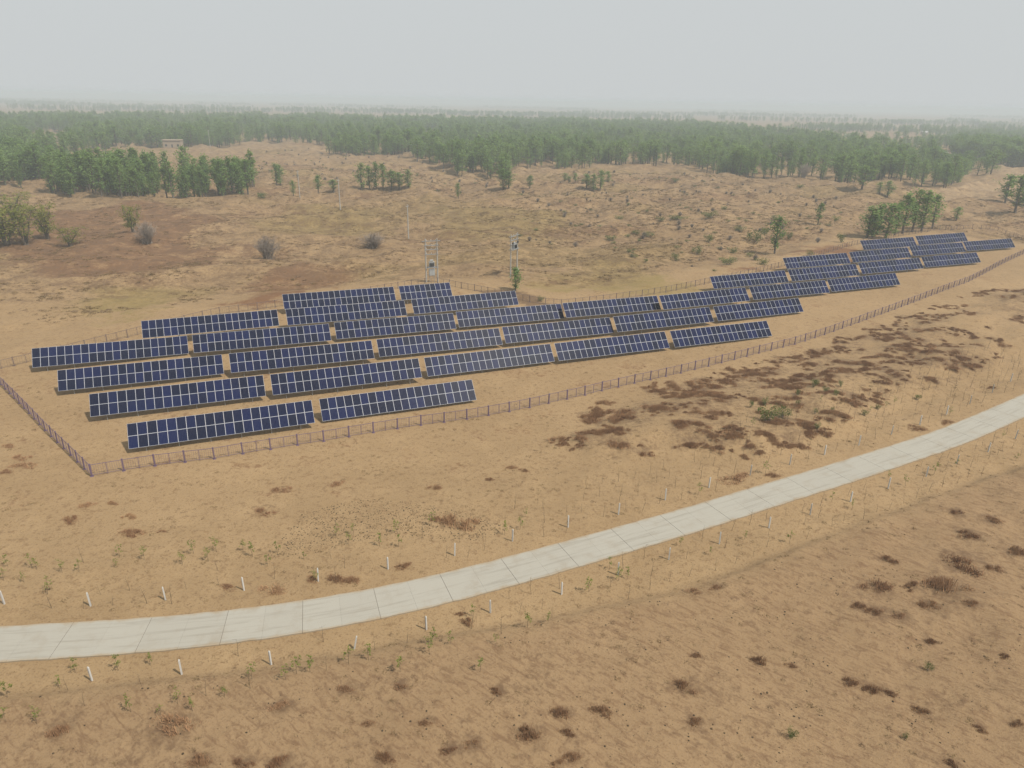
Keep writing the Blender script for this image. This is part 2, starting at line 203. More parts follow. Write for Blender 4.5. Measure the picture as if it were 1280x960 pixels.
def height(x, y):
    x = np.asarray(x, float); y = np.asarray(y, float)
    W, S = site_weight(x, y)
    k = W / (W + 0.25)
    hs = S / (W + 1e-9)
    out = 1 - smooth(0.15, 0.75, W)
    r = np.hypot(x, y)
    # wind-made dunes behind the site
    far = smooth(95, 190, y + 0.25 * np.abs(x)) * out
    dn = 1 - np.abs(noise(x / 52 + 3.1, y / 38 + 1.7) * 1.3)
    d1 = (dn - 0.55) * 4.6 + 1.2 * fbm(x / 17.0, y / 12.0, 4)
    far2 = smooth(210, 330, y)
    hum = smooth(-0.15, 0.35, noise(x / 70 + 5.5, y / 60)) * far * smooth(170, 230, y)
    h = far * (0.55 + 0.5 * far2) * d1 + hum * 0.9 * noise(x / 6.0, y / 5.0)
    h = h - far * 0.8 + far * 0.28 * noise(x / 4.6 + 2.2, y / 3.6)
    # low hummocks between road and site, higher to the right
    hr = smooth(10, 45, x) * (1 - smooth(150, 260, y)) * out
    h = h + hr * (0.55 * fbm(x / 14.0, y / 11.0, 3) + 0.16 * noise(x / 3.1, y / 2.8))
    # raised, eroded bank between the front fence and the road at right
    bk = np.zeros(x.shape); mm = (x > -20) & (x < 260) & (y > 40) & (y < 300)
    if mm.any():
        xs = x[mm]; ys = y[mm]
        db, _ = seg_dist(xs, ys, BANK + [BANK[0]])
        ins = np.zeros(xs.shape, bool)
        for i in range(len(BANK)):
            (ax, ay), (bx, by) = BANK[i], BANK[(i + 1) % len(BANK)]
            if ay != by: ins ^= ((ay > ys) != (by > ys)) & (xs < (bx - ax) * (ys - ay) / (by - ay) + ax)
        sg = np.where(ins, db, -db) + 2.2 * noise(xs / 7.0, ys / 7.0) + 0.9 * noise(xs / 2.6, ys / 2.6)
        bk[mm] = smooth(-2.5, 5.5, sg)
    h = h + bk * (1.25 + 0.5 * noise(x / 9.0, y / 7.0)) * out
    near = (1 - far) * out
    h = h + near * (0.22 * fbm(x / 13.0, y / 13.0, 3) + 0.035 * noise(x / 1.7, y / 1.3))
    # long low bank on the near side of the planted verge
    bd, bs = seg_dist(x, y, BERM)
    h = h + 0.5 * smooth(-1.4, 1.2, -bd * bs) * (1 - smooth(100, 160, r)) * np.where(y < 140, 1, 0)
    h = h + 0.10 * np.exp(-(bd / 0.5) ** 2) * (1 - smooth(100, 160, r))
    # the road lies level
    rd, _ = seg_dist(x, y, ROAD)
    h = h * smooth(2.4, 6.5, rd)
    h = h + 0.02 * noise(x / 0.9, y / 0.9) * (1 - smooth(60, 120, r)) * smooth(2.2, 3.2, rd)
    return h * (1 - k) + k * (hs + 0.05 * noise(x / 4.0, y / 4.0) * out + 0.04 * noise(x / 2.2, y / 2.2))
# ------------------------------------------------------------------ helpers
def hz(x, y):
    return float(height(np.array([x]), np.array([y]))[0])


def tag(o, label=None, category=None, group=None, kind=None):
    if label: o["label"] = label
    if category: o["category"] = category
    if group: o["group"] = group
    if kind: o["kind"] = kind
    return o


def link(name, data, parent=None, mat=None):
    o = bpy.data.objects.new(name, data)
    COL.objects.link(o)
    if parent is not None:
        o.parent = parent
    if mat is not None and data is not None and len(data.materials) == 0:
        data.materials.append(mat)
    return o


def empty(name, loc, rot=(0, 0, 0)):
    o = bpy.data.objects.new(name, None)
    o.empty_display_size = 0.3
    o.location = loc; o.rotation_euler = rot
    COL.objects.link(o)
    return o


class MB:
    """collects faces, becomes one mesh"""
    def __init__(self):
        self.v = []; self.f = []; self.m = []

    def box(self, x0, x1, y0, y1, z0, z1, mi=0):
        b = len(self.v)
        self.v += [(x0, y0, z0), (x1, y0, z0), (x1, y1, z0), (x0, y1, z0), (x0, y0, z1), (x1, y0, z1), (x1, y1, z1), (x0, y1, z1)]
        for q in ((0, 3, 2, 1), (4, 5, 6, 7), (0, 1, 5, 4), (1, 2, 6, 5), (2, 3, 7, 6), (3, 0, 4, 7)):
            self.f.append(tuple(b + i for i in q)); self.m.append(mi)

    def tube(self, pts, rad, n=6, mi=0, cap=True):
        pts = [Vector(p) for p in pts]
        rings = []
        for i, p in enumerate(pts):
            d = (pts[min(i + 1, len(pts) - 1)] - pts[max(i - 1, 0)])
            if d.length < 1e-9: d = Vector((0, 0, 1))
            d.normalize()
            a = d.orthogonal().normalized() if abs(d.z) < 0.99 else Vector((1, 0, 0))
            a = (a - d * a.dot(d)).normalized(); c = d.cross(a)
            r = rad[i] if isinstance(rad, (list, tuple)) else rad
            b = len(self.v)
            for k in range(n):
                t = 2 * math.pi * k / n
                self.v.append(tuple(p + (a * math.cos(t) + c * math.sin(t)) * r))
            rings.append(b)
        for r0, r1 in zip(rings[:-1], rings[1:]):
            for k in range(n):
                self.f.append((r0 + k, r0 + (k + 1) % n, r1 + (k + 1) % n, r1 + k)); self.m.append(mi)
        if cap:
            self.f.append(tuple(rings[0] + k for k in reversed(range(n)))); self.m.append(mi)
            self.f.append(tuple(rings[-1] + k for k in range(n))); self.m.append(mi)

    def face(self, pts, mi=0):
        b = len(self.v)
        self.v += [tuple(p) for p in pts]
        self.f.append(tuple(range(b, b + len(pts)))); self.m.append(mi)

    def mesh(self, name, mats, smooth_=False):
        me = bpy.data.meshes.new(name)
        me.from_pydata(self.v, [], self.f)
        for m in mats: me.materials.append(m)
        if len(mats) > 1:
            me.polygons.foreach_set("material_index", self.m)
        if smooth_:
            me.polygons.foreach_set("use_smooth", [True] * len(me.polygons))
        me.update()
        return me


def in_poly(x, y, poly):
    x = np.asarray(x); y = np.asarray(y)
    r = np.zeros(x.shape, bool)
    n = len(poly)
    for i in range(n):
        x0, y0 = poly[i]; x1, y1 = poly[(i + 1) % n]
        if y0 == y1: continue
        c = ((y0 > y) != (y1 > y)) & (x < (x1 - x0) * (y - y0) / (y1 - y0) + x0)
        r ^= c
    return r


def zone(x, y, polys, soft, wob):
    """0..1 inside any polygon, with a ragged soft edge (metres)"""
    m = np.zeros(np.shape(x))
    pad = soft + 2.2 * wob
    for p in polys:
        pa = np.array(p); lo = pa.min(0) - pad; hi = pa.max(0) + pad
        k = (x > lo[0]) & (x < hi[0]) & (y > lo[1]) & (y < hi[1])
        if not k.any(): continue
        xx = x[k]; yy = y[k]
        d, _ = seg_dist(xx, yy, list(p) + [p[0]])
        s = np.where(in_poly(xx, yy, p), d, -d) + wob * fbm(xx / (wob * 2.2), yy / (wob * 2.2), 3)
        m[k] = np.maximum(m[k], smooth(-soft, soft, s))
    return m


# ------------------------------------------------------------------ materials
def new_mat(name):
    m = bpy.data.materials.new(name); m.use_nodes = True
    nt = m.node_tree; nt.nodes.clear()
    out = nt.nodes.new("ShaderNodeOutputMaterial")
    return m, nt, out


def nd(nt, typ, **kw):
    n = nt.nodes.new(typ)
    for k, v in kw.items():
        if k.startswith("in_"):
            key = k[3:]
            n.inputs[int(key) if key.isdigit() else key].default_value = v
        else:
            setattr(n, k, v)
    return n


def mixc(nt, fac, a, b, mode='MIX'):
    n = nt.nodes.new("ShaderNodeMix"); n.data_type = 'RGBA'; n.blend_type = mode
    for i, s in ((0, fac), (6, a), (7, b)):
        if hasattr(s, "is_linked"): nt.links.new(s, n.inputs[i])
        elif isinstance(s, (tuple, list)): n.inputs[i].default_value = (*s, 1) if len(s) == 3 else s
        else: n.inputs[i].default_value = s
    return n.outputs[2]


def mth(nt, op, a, b=None, clamp=False):
    n = nt.nodes.new("ShaderNodeMath"); n.operation = op; n.use_clamp = clamp
    for i, s in ((0, a), (1, b)):
        if s is None: continue
        if hasattr(s, "is_linked"): nt.links.new(s, n.inputs[i])
        else: n.inputs[i].default_value = s
    return n.outputs[0]


def tex(nt, vec, scale, detail=4, rough=0.55, dist=0.0):
    n = nd(nt, "ShaderNodeTexNoise", in_Scale=scale, in_Detail=detail, in_Roughness=rough, in_Distortion=dist)
    if vec is not None: nt.links.new(vec, n.inputs["Vector"])
    return n.outputs["Fac"]


def ramp(nt, fac, lo, hi):
    n = nd(nt, "ShaderNodeMapRange", in_1=lo, in_2=hi)
    n.interpolation_type = 'SMOOTHSTEP'
    nt.links.new(fac, n.inputs[0])
    return n.outputs[0]


def simple(name, col, rough=0.8, metal=0.0, var=0.12, nscale=3.0, spec=0.3, bump=0.0):
    m, nt, out = new_mat(name)
    col = tuple(v * 0.88 for v in col)
    b = nd(nt, "ShaderNodeBsdfPrincipled", in_Roughness=rough, in_Metallic=metal)
    b.inputs["Specular IOR Level"].default_value = spec
    tc = nd(nt, "ShaderNodeTexCoord")
    f = tex(nt, tc.outputs["Object"], nscale, 4)
    oi = nd(nt, "ShaderNodeObjectInfo")
    f2 = mth(nt, 'ADD', mth(nt, 'MULTIPLY', f, 0.7), mth(nt, 'MULTIPLY', oi.outputs["Random"], 0.3))
    c = mixc(nt, f2, tuple(v * (1 - var) for v in col), tuple(min(1, v * (1 + var)) for v in col))
    nt.links.new(c, b.inputs["Base Color"])
    if bump:
        bp = nd(nt, "ShaderNodeBump", in_Strength=bump, in_Distance=0.05)
        nt.links.new(f, bp.inputs["Height"]); nt.links.new(bp.outputs[0], b.inputs["Normal"])
    nt.links.new(b.outputs[0], out.inputs[0])
    return m


def leaf_mat(name, c0, c1, trans=0.35):
    m, nt, out = new_mat(name)
    oi = nd(nt, "ShaderNodeObjectInfo")
    geo = nd(nt, "ShaderNodeNewGeometry")
    f = mth(nt, 'ADD', mth(nt, 'MULTIPLY', oi.outputs["Random"], 0.6), mth(nt, 'MULTIPLY', geo.outputs["Random Per Island"], 0.4))
    c = mixc(nt, f, c0, c1)
    d = nd(nt, "ShaderNodeBsdfDiffuse"); t = nd(nt, "ShaderNodeBsdfTranslucent")
    nt.links.new(c, d.inputs[0])
    nt.links.new(mixc(nt, 0.5, c, (0.12, 0.16, 0.03)), t.inputs[0])
    mx = nd(nt, "ShaderNodeMixShader", in_0=trans)
    nt.links.new(d.outputs[0], mx.inputs[1]); nt.links.new(t.outputs[0], mx.inputs[2])
    nt.links.new(mx.outputs[0], out.inputs[0])
    return m


def blade_mat(name, c0, c1):
    m, nt, out = new_mat(name)
    oi = nd(nt, "ShaderNodeObjectInfo"); geo = nd(nt, "ShaderNodeNewGeometry")
    f = mth(nt, 'ADD', mth(nt, 'MULTIPLY', oi.outputs["Random"], 0.65), mth(nt, 'MULTIPLY', geo.outputs["Random Per Island"], 0.35))
    d = nd(nt, "ShaderNodeBsdfDiffuse")
    nt.links.new(mixc(nt, f, c0, c1), d.inputs[0])
    nt.links.new(d.outputs[0], out.inputs[0])
    return m


def ground_material():
    m, nt, out = new_mat("sandy_ground")
    tc = nd(nt, "ShaderNodeTexCoord"); co = tc.outputs["Object"]
    b = nd(nt, "ShaderNodeBsdfPrincipled", in_Roughness=0.95)
    b.inputs["Specular IOR Level"].default_value = 0.12

    def attr(n):
        return nd(nt, "ShaderNodeAttribute", attribute_name=n).outputs["Fac"]
    n_big = tex(nt, co, 0.035, 5, 0.6)
    n_mid = tex(nt, co, 0.22, 6, 0.66, 0.4)
    n_fine = tex(nt, co, 1.5, 6, 0.7)
    n_grit = tex(nt, co, 6.0, 5, 0.72)
    # wind-combed streaks, stretched along one direction
    m1 = nd(nt, "ShaderNodeMapping"); m1.inputs["Rotation"].default_value = (0, 0, math.radians(38))
    mp = nd(nt, "ShaderNodeMapping"); mp.inputs["Scale"].default_value = (0.8, 2.6, 1)
    nt.links.new(co, m1.inputs[0]); nt.links.new(m1.outputs[0], mp.inputs[0])
    n_str = tex(nt, mp.outputs[0], 1.0, 6, 0.7, 0.8)
    sand = mixc(nt, ramp(nt, n_big, 0.3, 0.7), (0.268, 0.186, 0.103), (0.315, 0.221, 0.125))
    sand = mixc(nt, mth(nt, 'MULTIPLY', ramp(nt, n_mid, 0.42, 0.72), 0.5), sand, (0.36, 0.256, 0.145))
    sand = mixc(nt, mth(nt, 'MULTIPLY', ramp(nt, n_fine, 0.49, 0.68), 0.62), sand, (0.175, 0.108, 0.058))
    sand = mixc(nt, mth(nt, 'MULTIPLY', ramp(nt, n_grit, 0.52, 0.68), 0.66), sand, (0.135, 0.083, 0.046))
    # crusted streaky soil on the near bank
    st = mth(nt, 'MULTIPLY', attr("crust"), mth(nt, 'MULTIPLY', ramp(nt, n_str, 0.47, 0.66), 0.6))
    sand = mixc(nt, mth(nt, 'MULTIPLY', attr("crust"), 0.3), sand, (0.213, 0.135, 0.085))
    sand = mixc(nt, st, sand, (0.138, 0.080, 0.046))
    # thin grass covers of different kinds; each is ragged at several scales
    rag = mth(nt, 'ADD', mth(nt, 'MULTIPLY', n_mid, 1.1), mth(nt, 'MULTIPLY', n_fine, 0.75))
    rag = mth(nt, 'SUBTRACT', rag, 0.925)
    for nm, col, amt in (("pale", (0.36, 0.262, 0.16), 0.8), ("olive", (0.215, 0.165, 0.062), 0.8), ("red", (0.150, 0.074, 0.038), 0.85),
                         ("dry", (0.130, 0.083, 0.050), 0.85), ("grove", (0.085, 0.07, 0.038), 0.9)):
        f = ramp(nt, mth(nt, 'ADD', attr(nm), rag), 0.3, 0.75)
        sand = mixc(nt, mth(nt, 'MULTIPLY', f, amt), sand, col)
    sand = mixc(nt, 1.0, sand, (0.90, 0.885, 0.85), 'MULTIPLY')
    nt.links.new(sand, b.inputs["Base Color"])
    hgt = mth(nt, 'ADD', mth(nt, 'MULTIPLY', n_fine, 0.6), mth(nt, 'MULTIPLY', n_grit, 0.25))
    hgt = mth(nt, 'ADD', hgt, mth(nt, 'MULTIPLY', mth(nt, 'MULTIPLY', n_str, attr("crust")), 0.25))
    bp = nd(nt, "ShaderNodeBump", in_Strength=0.7, in_Distance=0.2)
    nt.links.new(hgt, bp.inputs["Height"])
    bp2 = nd(nt, "ShaderNodeBump", in_Strength=0.6, in_Distance=1.0)       # tussocky relief of the open plain
    nt.links.new(mth(nt, 'MULTIPLY', n_mid, attr("rough")), bp2.inputs["Height"]); nt.links.new(bp.outputs[0], bp2.inputs["Normal"])
    nt.links.new(bp2.outputs[0], b.inputs["Normal"])
    nt.links.new(b.outputs[0], out.inputs[0])
    return m


def concrete_material():
    m, nt, out = new_mat("road_concrete")
    b = nd(nt, "ShaderNodeBsdfPrincipled", in_Roughness=0.85); b.inputs["Specular IOR Level"].default_value = 0.25
    uv = nd(nt, "ShaderNodeUVMap"); uv.uv_map = "road"
    mp = nd(nt, "ShaderNodeMapping"); mp.inputs["Scale"].default_value = (1.6, 0.09, 1)
    nt.links.new(uv.outputs[0], mp.inputs[0])
    streak = tex(nt, mp.outputs[0], 1.6, 5, 0.6, 0.3)
    blot = tex(nt, uv.outputs[0], 0.55, 5, 0.65)
    grit = tex(nt, uv.outputs[0], 14.0, 3, 0.7)
    oi = nd(nt, "ShaderNodeObjectInfo")
    c = mixc(nt, oi.outputs["Random"], (0.335, 0.325, 0.293), (0.348, 0.338, 0.305))
    c = mixc(nt, mth(nt, 'MULTIPLY', ramp(nt, streak, 0.48, 0.72), 0.6), c, (0.235, 0.22, 0.19))
    c = mixc(nt, mth(nt, 'MULTIPLY', ramp(nt, blot, 0.48, 0.75), 0.55), c, (0.28, 0.25, 0.205))
    c = mixc(nt, mth(nt, 'MULTIPLY', ramp(nt, grit, 0.6, 0.8), 0.2), c, (0.2, 0.185, 0.16))
    # sand blown over the edges
    sx = nd(nt, "ShaderNodeSeparateXYZ"); nt.links.new(uv.outputs[0], sx.inputs[0])
    edge = ramp(nt, mth(nt, 'ADD', mth(nt, 'ABSOLUTE', sx.outputs[0]), mth(nt, 'MULTIPLY', blot, 0.9)), 2.0, 2.45)
    c = mixc(nt, mth(nt, 'MULTIPLY', edge, 0.75), c, (0.30, 0.225, 0.14))
    c = mixc(nt, 1.0, c, (0.885, 0.87, 0.84), 'MULTIPLY')
    nt.links.new(c, b.inputs["Base Color"])
    bp = nd(nt, "ShaderNodeBump", in_Strength=0.2, in_Distance=0.02); nt.links.new(grit, bp.inputs["Height"]); nt.links.new(bp.outputs[0], b.inputs["Normal"])
    nt.links.new(b.outputs[0], out.inputs[0])
    return m


def cell_material():
    m, nt, out = new_mat("solar_cells")
    b = nd(nt, "ShaderNodeBsdfPrincipled", in_Roughness=0.3)
    b.inputs["Specular IOR Level"].default_value = 0.016
    oi = nd(nt, "ShaderNodeObjectInfo")
    tc = nd(nt, "ShaderNodeTexCoord")
    g = tex(nt, tc.outputs["Object"], 2.2, 2)
    hue = mth(nt, 'ADD', mth(nt, 'MULTIPLY', oi.outputs["Random"], 0.8), mth(nt, 'MULTIPLY', g, 0.2))
    c = mixc(nt, ramp(nt, hue, 0.2, 0.85), (0.0025, 0.005, 0.022), (0.004, 0.009, 0.050))
    br = nd(nt, "ShaderNodeTexBrick", in_Scale=1.0); br.offset = 0.0
    br.inputs["Mortar Size"].default_value = 0.012; br.inputs["Brick Width"].default_value = 0.158; br.inputs["Row Height"].default_value = 0.158
    nt.links.new(tc.outputs["Object"], br.inputs["Vector"])
    c = mixc(nt, mth(nt, 'MULTIPLY', br.outputs["Fac"], 0.35), c, (0.06, 0.07, 0.10))
    dust = tex(nt, tc.outputs["Object"], 0.9, 3)
    c = mixc(nt, mth(nt, 'MULTIPLY', ramp(nt, dust, 0.45, 0.8), 0.04), c, (0.3, 0.25, 0.18))
    nt.links.new(c, b.inputs["Base Color"])
    nt.links.new(b.outputs[0], out.inputs[0])
    return m


M_GROUND = ground_material()
M_CONC = concrete_material()
M_CELL = cell_material()
M_ALU = simple("aluminium_frame", (0.36, 0.38, 0.43), 0.5, 0.0, 0.06)
M_BACK = simple("panel_back_sheet", (0.22, 0.22, 0.23), 0.7)
M_STEEL = simple("galvanised_steel", (0.34, 0.35, 0.36), 0.5, 0.5, 0.15)
M_BASE = simple("joint_filler", (0.16, 0.135, 0.11), 0.95)
M_POST = simple("weathered_white_paint", (0.50, 0.49, 0.47), 0.8, 0, 0.12, 5.0)
M_FENCE = simple("purple_fence_paint", (0.135, 0.092, 0.145), 0.7, 0, 0.2)
M_FENCEB = simple("dull_fence_paint", (0.15, 0.11, 0.105), 0.8, 0, 0.2)
M_POLE = simple("pole_concrete", (0.36, 0.35, 0.33), 0.9, 0, 0.12, 1.2)
M_INS = simple("porcelain_insulator", (0.55, 0.52, 0.48), 0.3)
M_DARK = simple("dark_steel", (0.06, 0.06, 0.065), 0.6, 0.3)
M_BOX = simple("grey_enamel", (0.36, 0.38, 0.39), 0.5, 0.1)
M_BARK = simple("tree_bark", (0.12, 0.10, 0.08), 0.95, 0, 0.25, 2.0)
M_TWIG = simple("grey_twigs", (0.24, 0.20, 0.165), 0.95, 0, 0.3)
M_STEM = simple("sapling_bark", (0.13, 0.095, 0.06), 0.95, 0, 0.3)
M_LEAF = leaf_mat("poplar_leaves", (0.10, 0.185, 0.052), (0.24, 0.345, 0.11), 0.5)
M_LEAFW = leaf_mat("willow_leaves", (0.18, 0.20, 0.04), (0.27, 0.27, 0.075), 0.5)
M_LEAFB = leaf_mat("bush_leaves", (0.085, 0.115, 0.038), (0.155, 0.185, 0.065), 0.4)
M_LEAFS = leaf_mat("sapling_leaves", (0.13, 0.17, 0.035), (0.23, 0.24, 0.07), 0.4)
M_BROWN = blade_mat("brown_scrub", (0.23, 0.128, 0.072), (0.42, 0.265, 0.15))
M_SCRUB = blade_mat("dark_scrub", (0.11, 0.075, 0.046), (0.20, 0.135, 0.082))
M_STRAW = blade_mat("straw_grass", (0.12, 0.082, 0.042), (0.24, 0.175, 0.085))
M_PEB = blade_mat("dark_clods", (0.028, 0.024, 0.018), (0.075, 0.055, 0.035))
M_WALL = simple("plastered_wall", (0.33, 0.265, 0.195), 0.9, 0, 0.12, 0.6)
M_ROOF = simple("clay_tile_roof", (0.30, 0.14, 0.09), 0.9, 0, 0.2, 1.5)
M_ROOFG = simple("pale_sheet_roof", (0.42, 0.42, 0.41), 0.7, 0, 0.1, 1.0)
M_GLASS = simple("dark_window", (0.03, 0.035, 0.04), 0.2)

def poly_points(poly, n, R):
    P = np.array(poly); lo = P.min(0); hi = P.max(0); out = np.empty((0, 2))
    while len(out) < n:
        q = R.uniform(lo, hi, (n * 2, 2)); q = q[in_poly(q[:, 0], q[:, 1], poly)]
        out = np.vstack([out, q])
    return out[:n]



# where the brown scrub stands on the low dunes
SCRUB = poly_points(CLUMPS, 2300, NR)
cl = fbm(SCRUB[:, 0] / 7.0, SCRUB[:, 1] / 5.0, 3)
SCRUB = SCRUB[cl + NR.uniform(-.35, .35, len(SCRUB)) > 0.5 * (SCRUB[:, 0] > 80)]
SCRUB_W = NR.uniform(0.7, 2.3, len(SCRUB)) * (0.8 + 0.4 * NR.random(len(SCRUB)))
scrub_order = np.argsort(-(SCRUB_W / np.hypot(SCRUB[:, 0], SCRUB[:, 1])))
big = scrub_order[:215]


def litter_map():
    """dead twigs lie round every shrub: a soft stain raster in ground metres"""
    x0, y0, st, nx, ny = -70.0, 18.0, 0.25, 900, 800
    g = np.zeros((ny, nx), np.float32)
    pts = [(x, y, w * 0.5, 0.3) for x, y, w, h in BROWN_SHRUBS] + [(SCRUB[i, 0], SCRUB[i, 1], SCRUB_W[i] * 0.5, 0.2) for i in range(len(SCRUB))]
    for x, y, s, a in pts:
        r = int(3 * s / st) + 1; ci = int((x - x0) / st); cj = int((y - y0) / st)
        if ci < r or cj < r or ci >= nx - r or cj >= ny - r: continue
        yy, xx = np.mgrid[cj - r:cj + r + 1, ci - r:ci + r + 1]
        d2 = ((xx * st + x0 - x) ** 2 + (yy * st + y0 - y) ** 2) / (s * s)
        g[cj - r:cj + r + 1, ci - r:ci + r + 1] = np.maximum(g[cj - r:cj + r + 1, ci - r:ci + r + 1], a * np.exp(-d2 * 0.8))
    return g, x0, y0, st


def sample_map(mp, x, y):
    g, x0, y0, st = mp
    i = np.clip(((x - x0) / st).astype(int), 0, g.shape[1] - 1); j = np.clip(((y - y0) / st).astype(int), 0, g.shape[0] - 1)
    ok = (x > x0) & (y > y0) & (x < x0 + st * g.shape[1]) & (y < y0 + st * g.shape[0])
    return np.where(ok, g[j, i], 0)


# ------------------------------------------------------------------ ground sheet
def build_ground():
    fine = np.radians(np.arange(-46, 46.001, 0.11))
    coarse = np.radians(np.linspace(48, 312, 67))
    ang = np.concatenate([fine, coarse])                 # angle from +Y, clockwise
    rr = [2.0, 6, 10, 14, 18, 21, 24, 26]
    while rr[-1] < 8000:
        d = rr[-1]
        rr.append(d + min(max(0.22, d * d / 26000.0 * 0.75), 0.035 * d, 260))
    rr = np.array(rr)
    A, Rr = np.meshgrid(ang, rr)
    X = Rr * np.sin(A); Y = Rr * np.cos(A)
    x = np.concatenate([[0.0], X.ravel()]); y = np.concatenate([[0.0], Y.ravel()])
    z = height(x, y)
    r = np.hypot(x, y)
    z *= 1 - smooth(1200, 2500, r)
    na, nr = len(ang), len(rr)
    idx = np.arange(na * nr).reshape(nr, na) + 1
    q = np.stack([idx[:-1, :], np.roll(idx, -1, 1)[:-1, :], np.roll(idx, -1, 1)[1:, :], idx[1:, :]], -1).reshape(-1, 4)[:, ::-1]
    tri = np.stack([np.zeros(na, int), np.roll(idx[0], -1), idx[0]], -1)[:, ::-1]
    # orientation: make normals point up
    me = bpy.data.meshes.new("ground")
    nv = len(x); nq = len(q); ntri = len(tri)
    me.vertices.add(nv); me.vertices.foreach_set("co", np.stack([x, y, z], -1).ravel())
    me.loops.add(nq * 4 + ntri * 3)
    me.loops.foreach_set("vertex_index", np.concatenate([q.ravel(), tri.ravel()]))
    me.polygons.add(nq + ntri)
    me.polygons.foreach_set("loop_start", np.concatenate([np.arange(nq) * 4, nq * 4 + np.arange(ntri) * 3]))
    me.polygons.foreach_set("use_smooth", np.ones(nq + ntri, bool))
    me.update(calc_edges=True)
    me.validate()

    def put(n, val):
        a = me.attributes.new(n, 'FLOAT', 'POINT'); a.data.foreach_set("value", np.clip(val, 0, 1).astype(np.float32))
    W, _ = site_weight(x, y)
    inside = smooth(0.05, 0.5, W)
    rd, _ = seg_dist(x, y, ROAD)
    bd, bs = seg_dist(x, y, BERM)
    crust = smooth(-2, 2, -bd * bs) * (1 - smooth(90, 150, r))
    midg = smooth(110, 170, y + 0.2 * np.abs(x)) * (1 - inside)
    big = fbm(x / 60 + 7, y / 40 + 2, 4)
    fld = zone(x, y, [FIELD, FAR_FIELD], 6, 4)
    put("crust", crust); put("rough", midg)
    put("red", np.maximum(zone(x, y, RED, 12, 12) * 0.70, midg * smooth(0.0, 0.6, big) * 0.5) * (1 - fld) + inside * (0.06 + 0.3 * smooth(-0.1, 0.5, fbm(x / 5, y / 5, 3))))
    put("olive", np.maximum(zone(x, y, OLIVE, 12, 10) * 0.68, midg * smooth(-0.2, 0.6, -big) * 0.55) * (1 - fld))
    put("dry", np.maximum(np.maximum(zone(x, y, HUM, 10, 8) * 0.5, zone(x, y, [CLUMPS], 2.5, 4.0) * 0.42 * (1 - 0.6 * smooth(70, 100, x))), crust * 0.2 + midg * 0.42 + 0.1) + sample_map(litter_map(), x, y) + zone(x, y, DITCH, 1.5, 2) * 0.6 * (1 - fld))
    put("pale", np.maximum(fld * 0.7, np.maximum(zone(x, y, HUM, 10, 8) * 0.36, smooth(330, 420, y) * 0.3)) + 0.14 * inside + 0.3 * midg * smooth(0.3, 1.8, z ))
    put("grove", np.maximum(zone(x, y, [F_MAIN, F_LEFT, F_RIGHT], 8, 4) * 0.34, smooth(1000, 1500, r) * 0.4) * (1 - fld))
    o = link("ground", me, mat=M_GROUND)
    tag(o, kind="structure")
    return o


build_ground()

# ------------------------------------------------------------------ concrete road of cast slabs
def road_frames():
    s = np.r_[0, np.cumsum(np.hypot(*np.diff(ROAD, axis=0).T))]
    return s


ROAD_S = road_frames()
ROAD_HALF = 1.88


def road_at(t):
    x = np.interp(t, ROAD_S, ROAD[:, 0]); y = np.interp(t, ROAD_S, ROAD[:, 1])
    e = 0.8
    dx = np.interp(t + e, ROAD_S, ROAD[:, 0]) - np.interp(t - e, ROAD_S, ROAD[:, 0])
    dy = np.interp(t + e, ROAD_S, ROAD[:, 1]) - np.interp(t - e, ROAD_S, ROAD[:, 1])
    l = math.hypot(dx, dy)
    return x, y, dx / l, dy / l


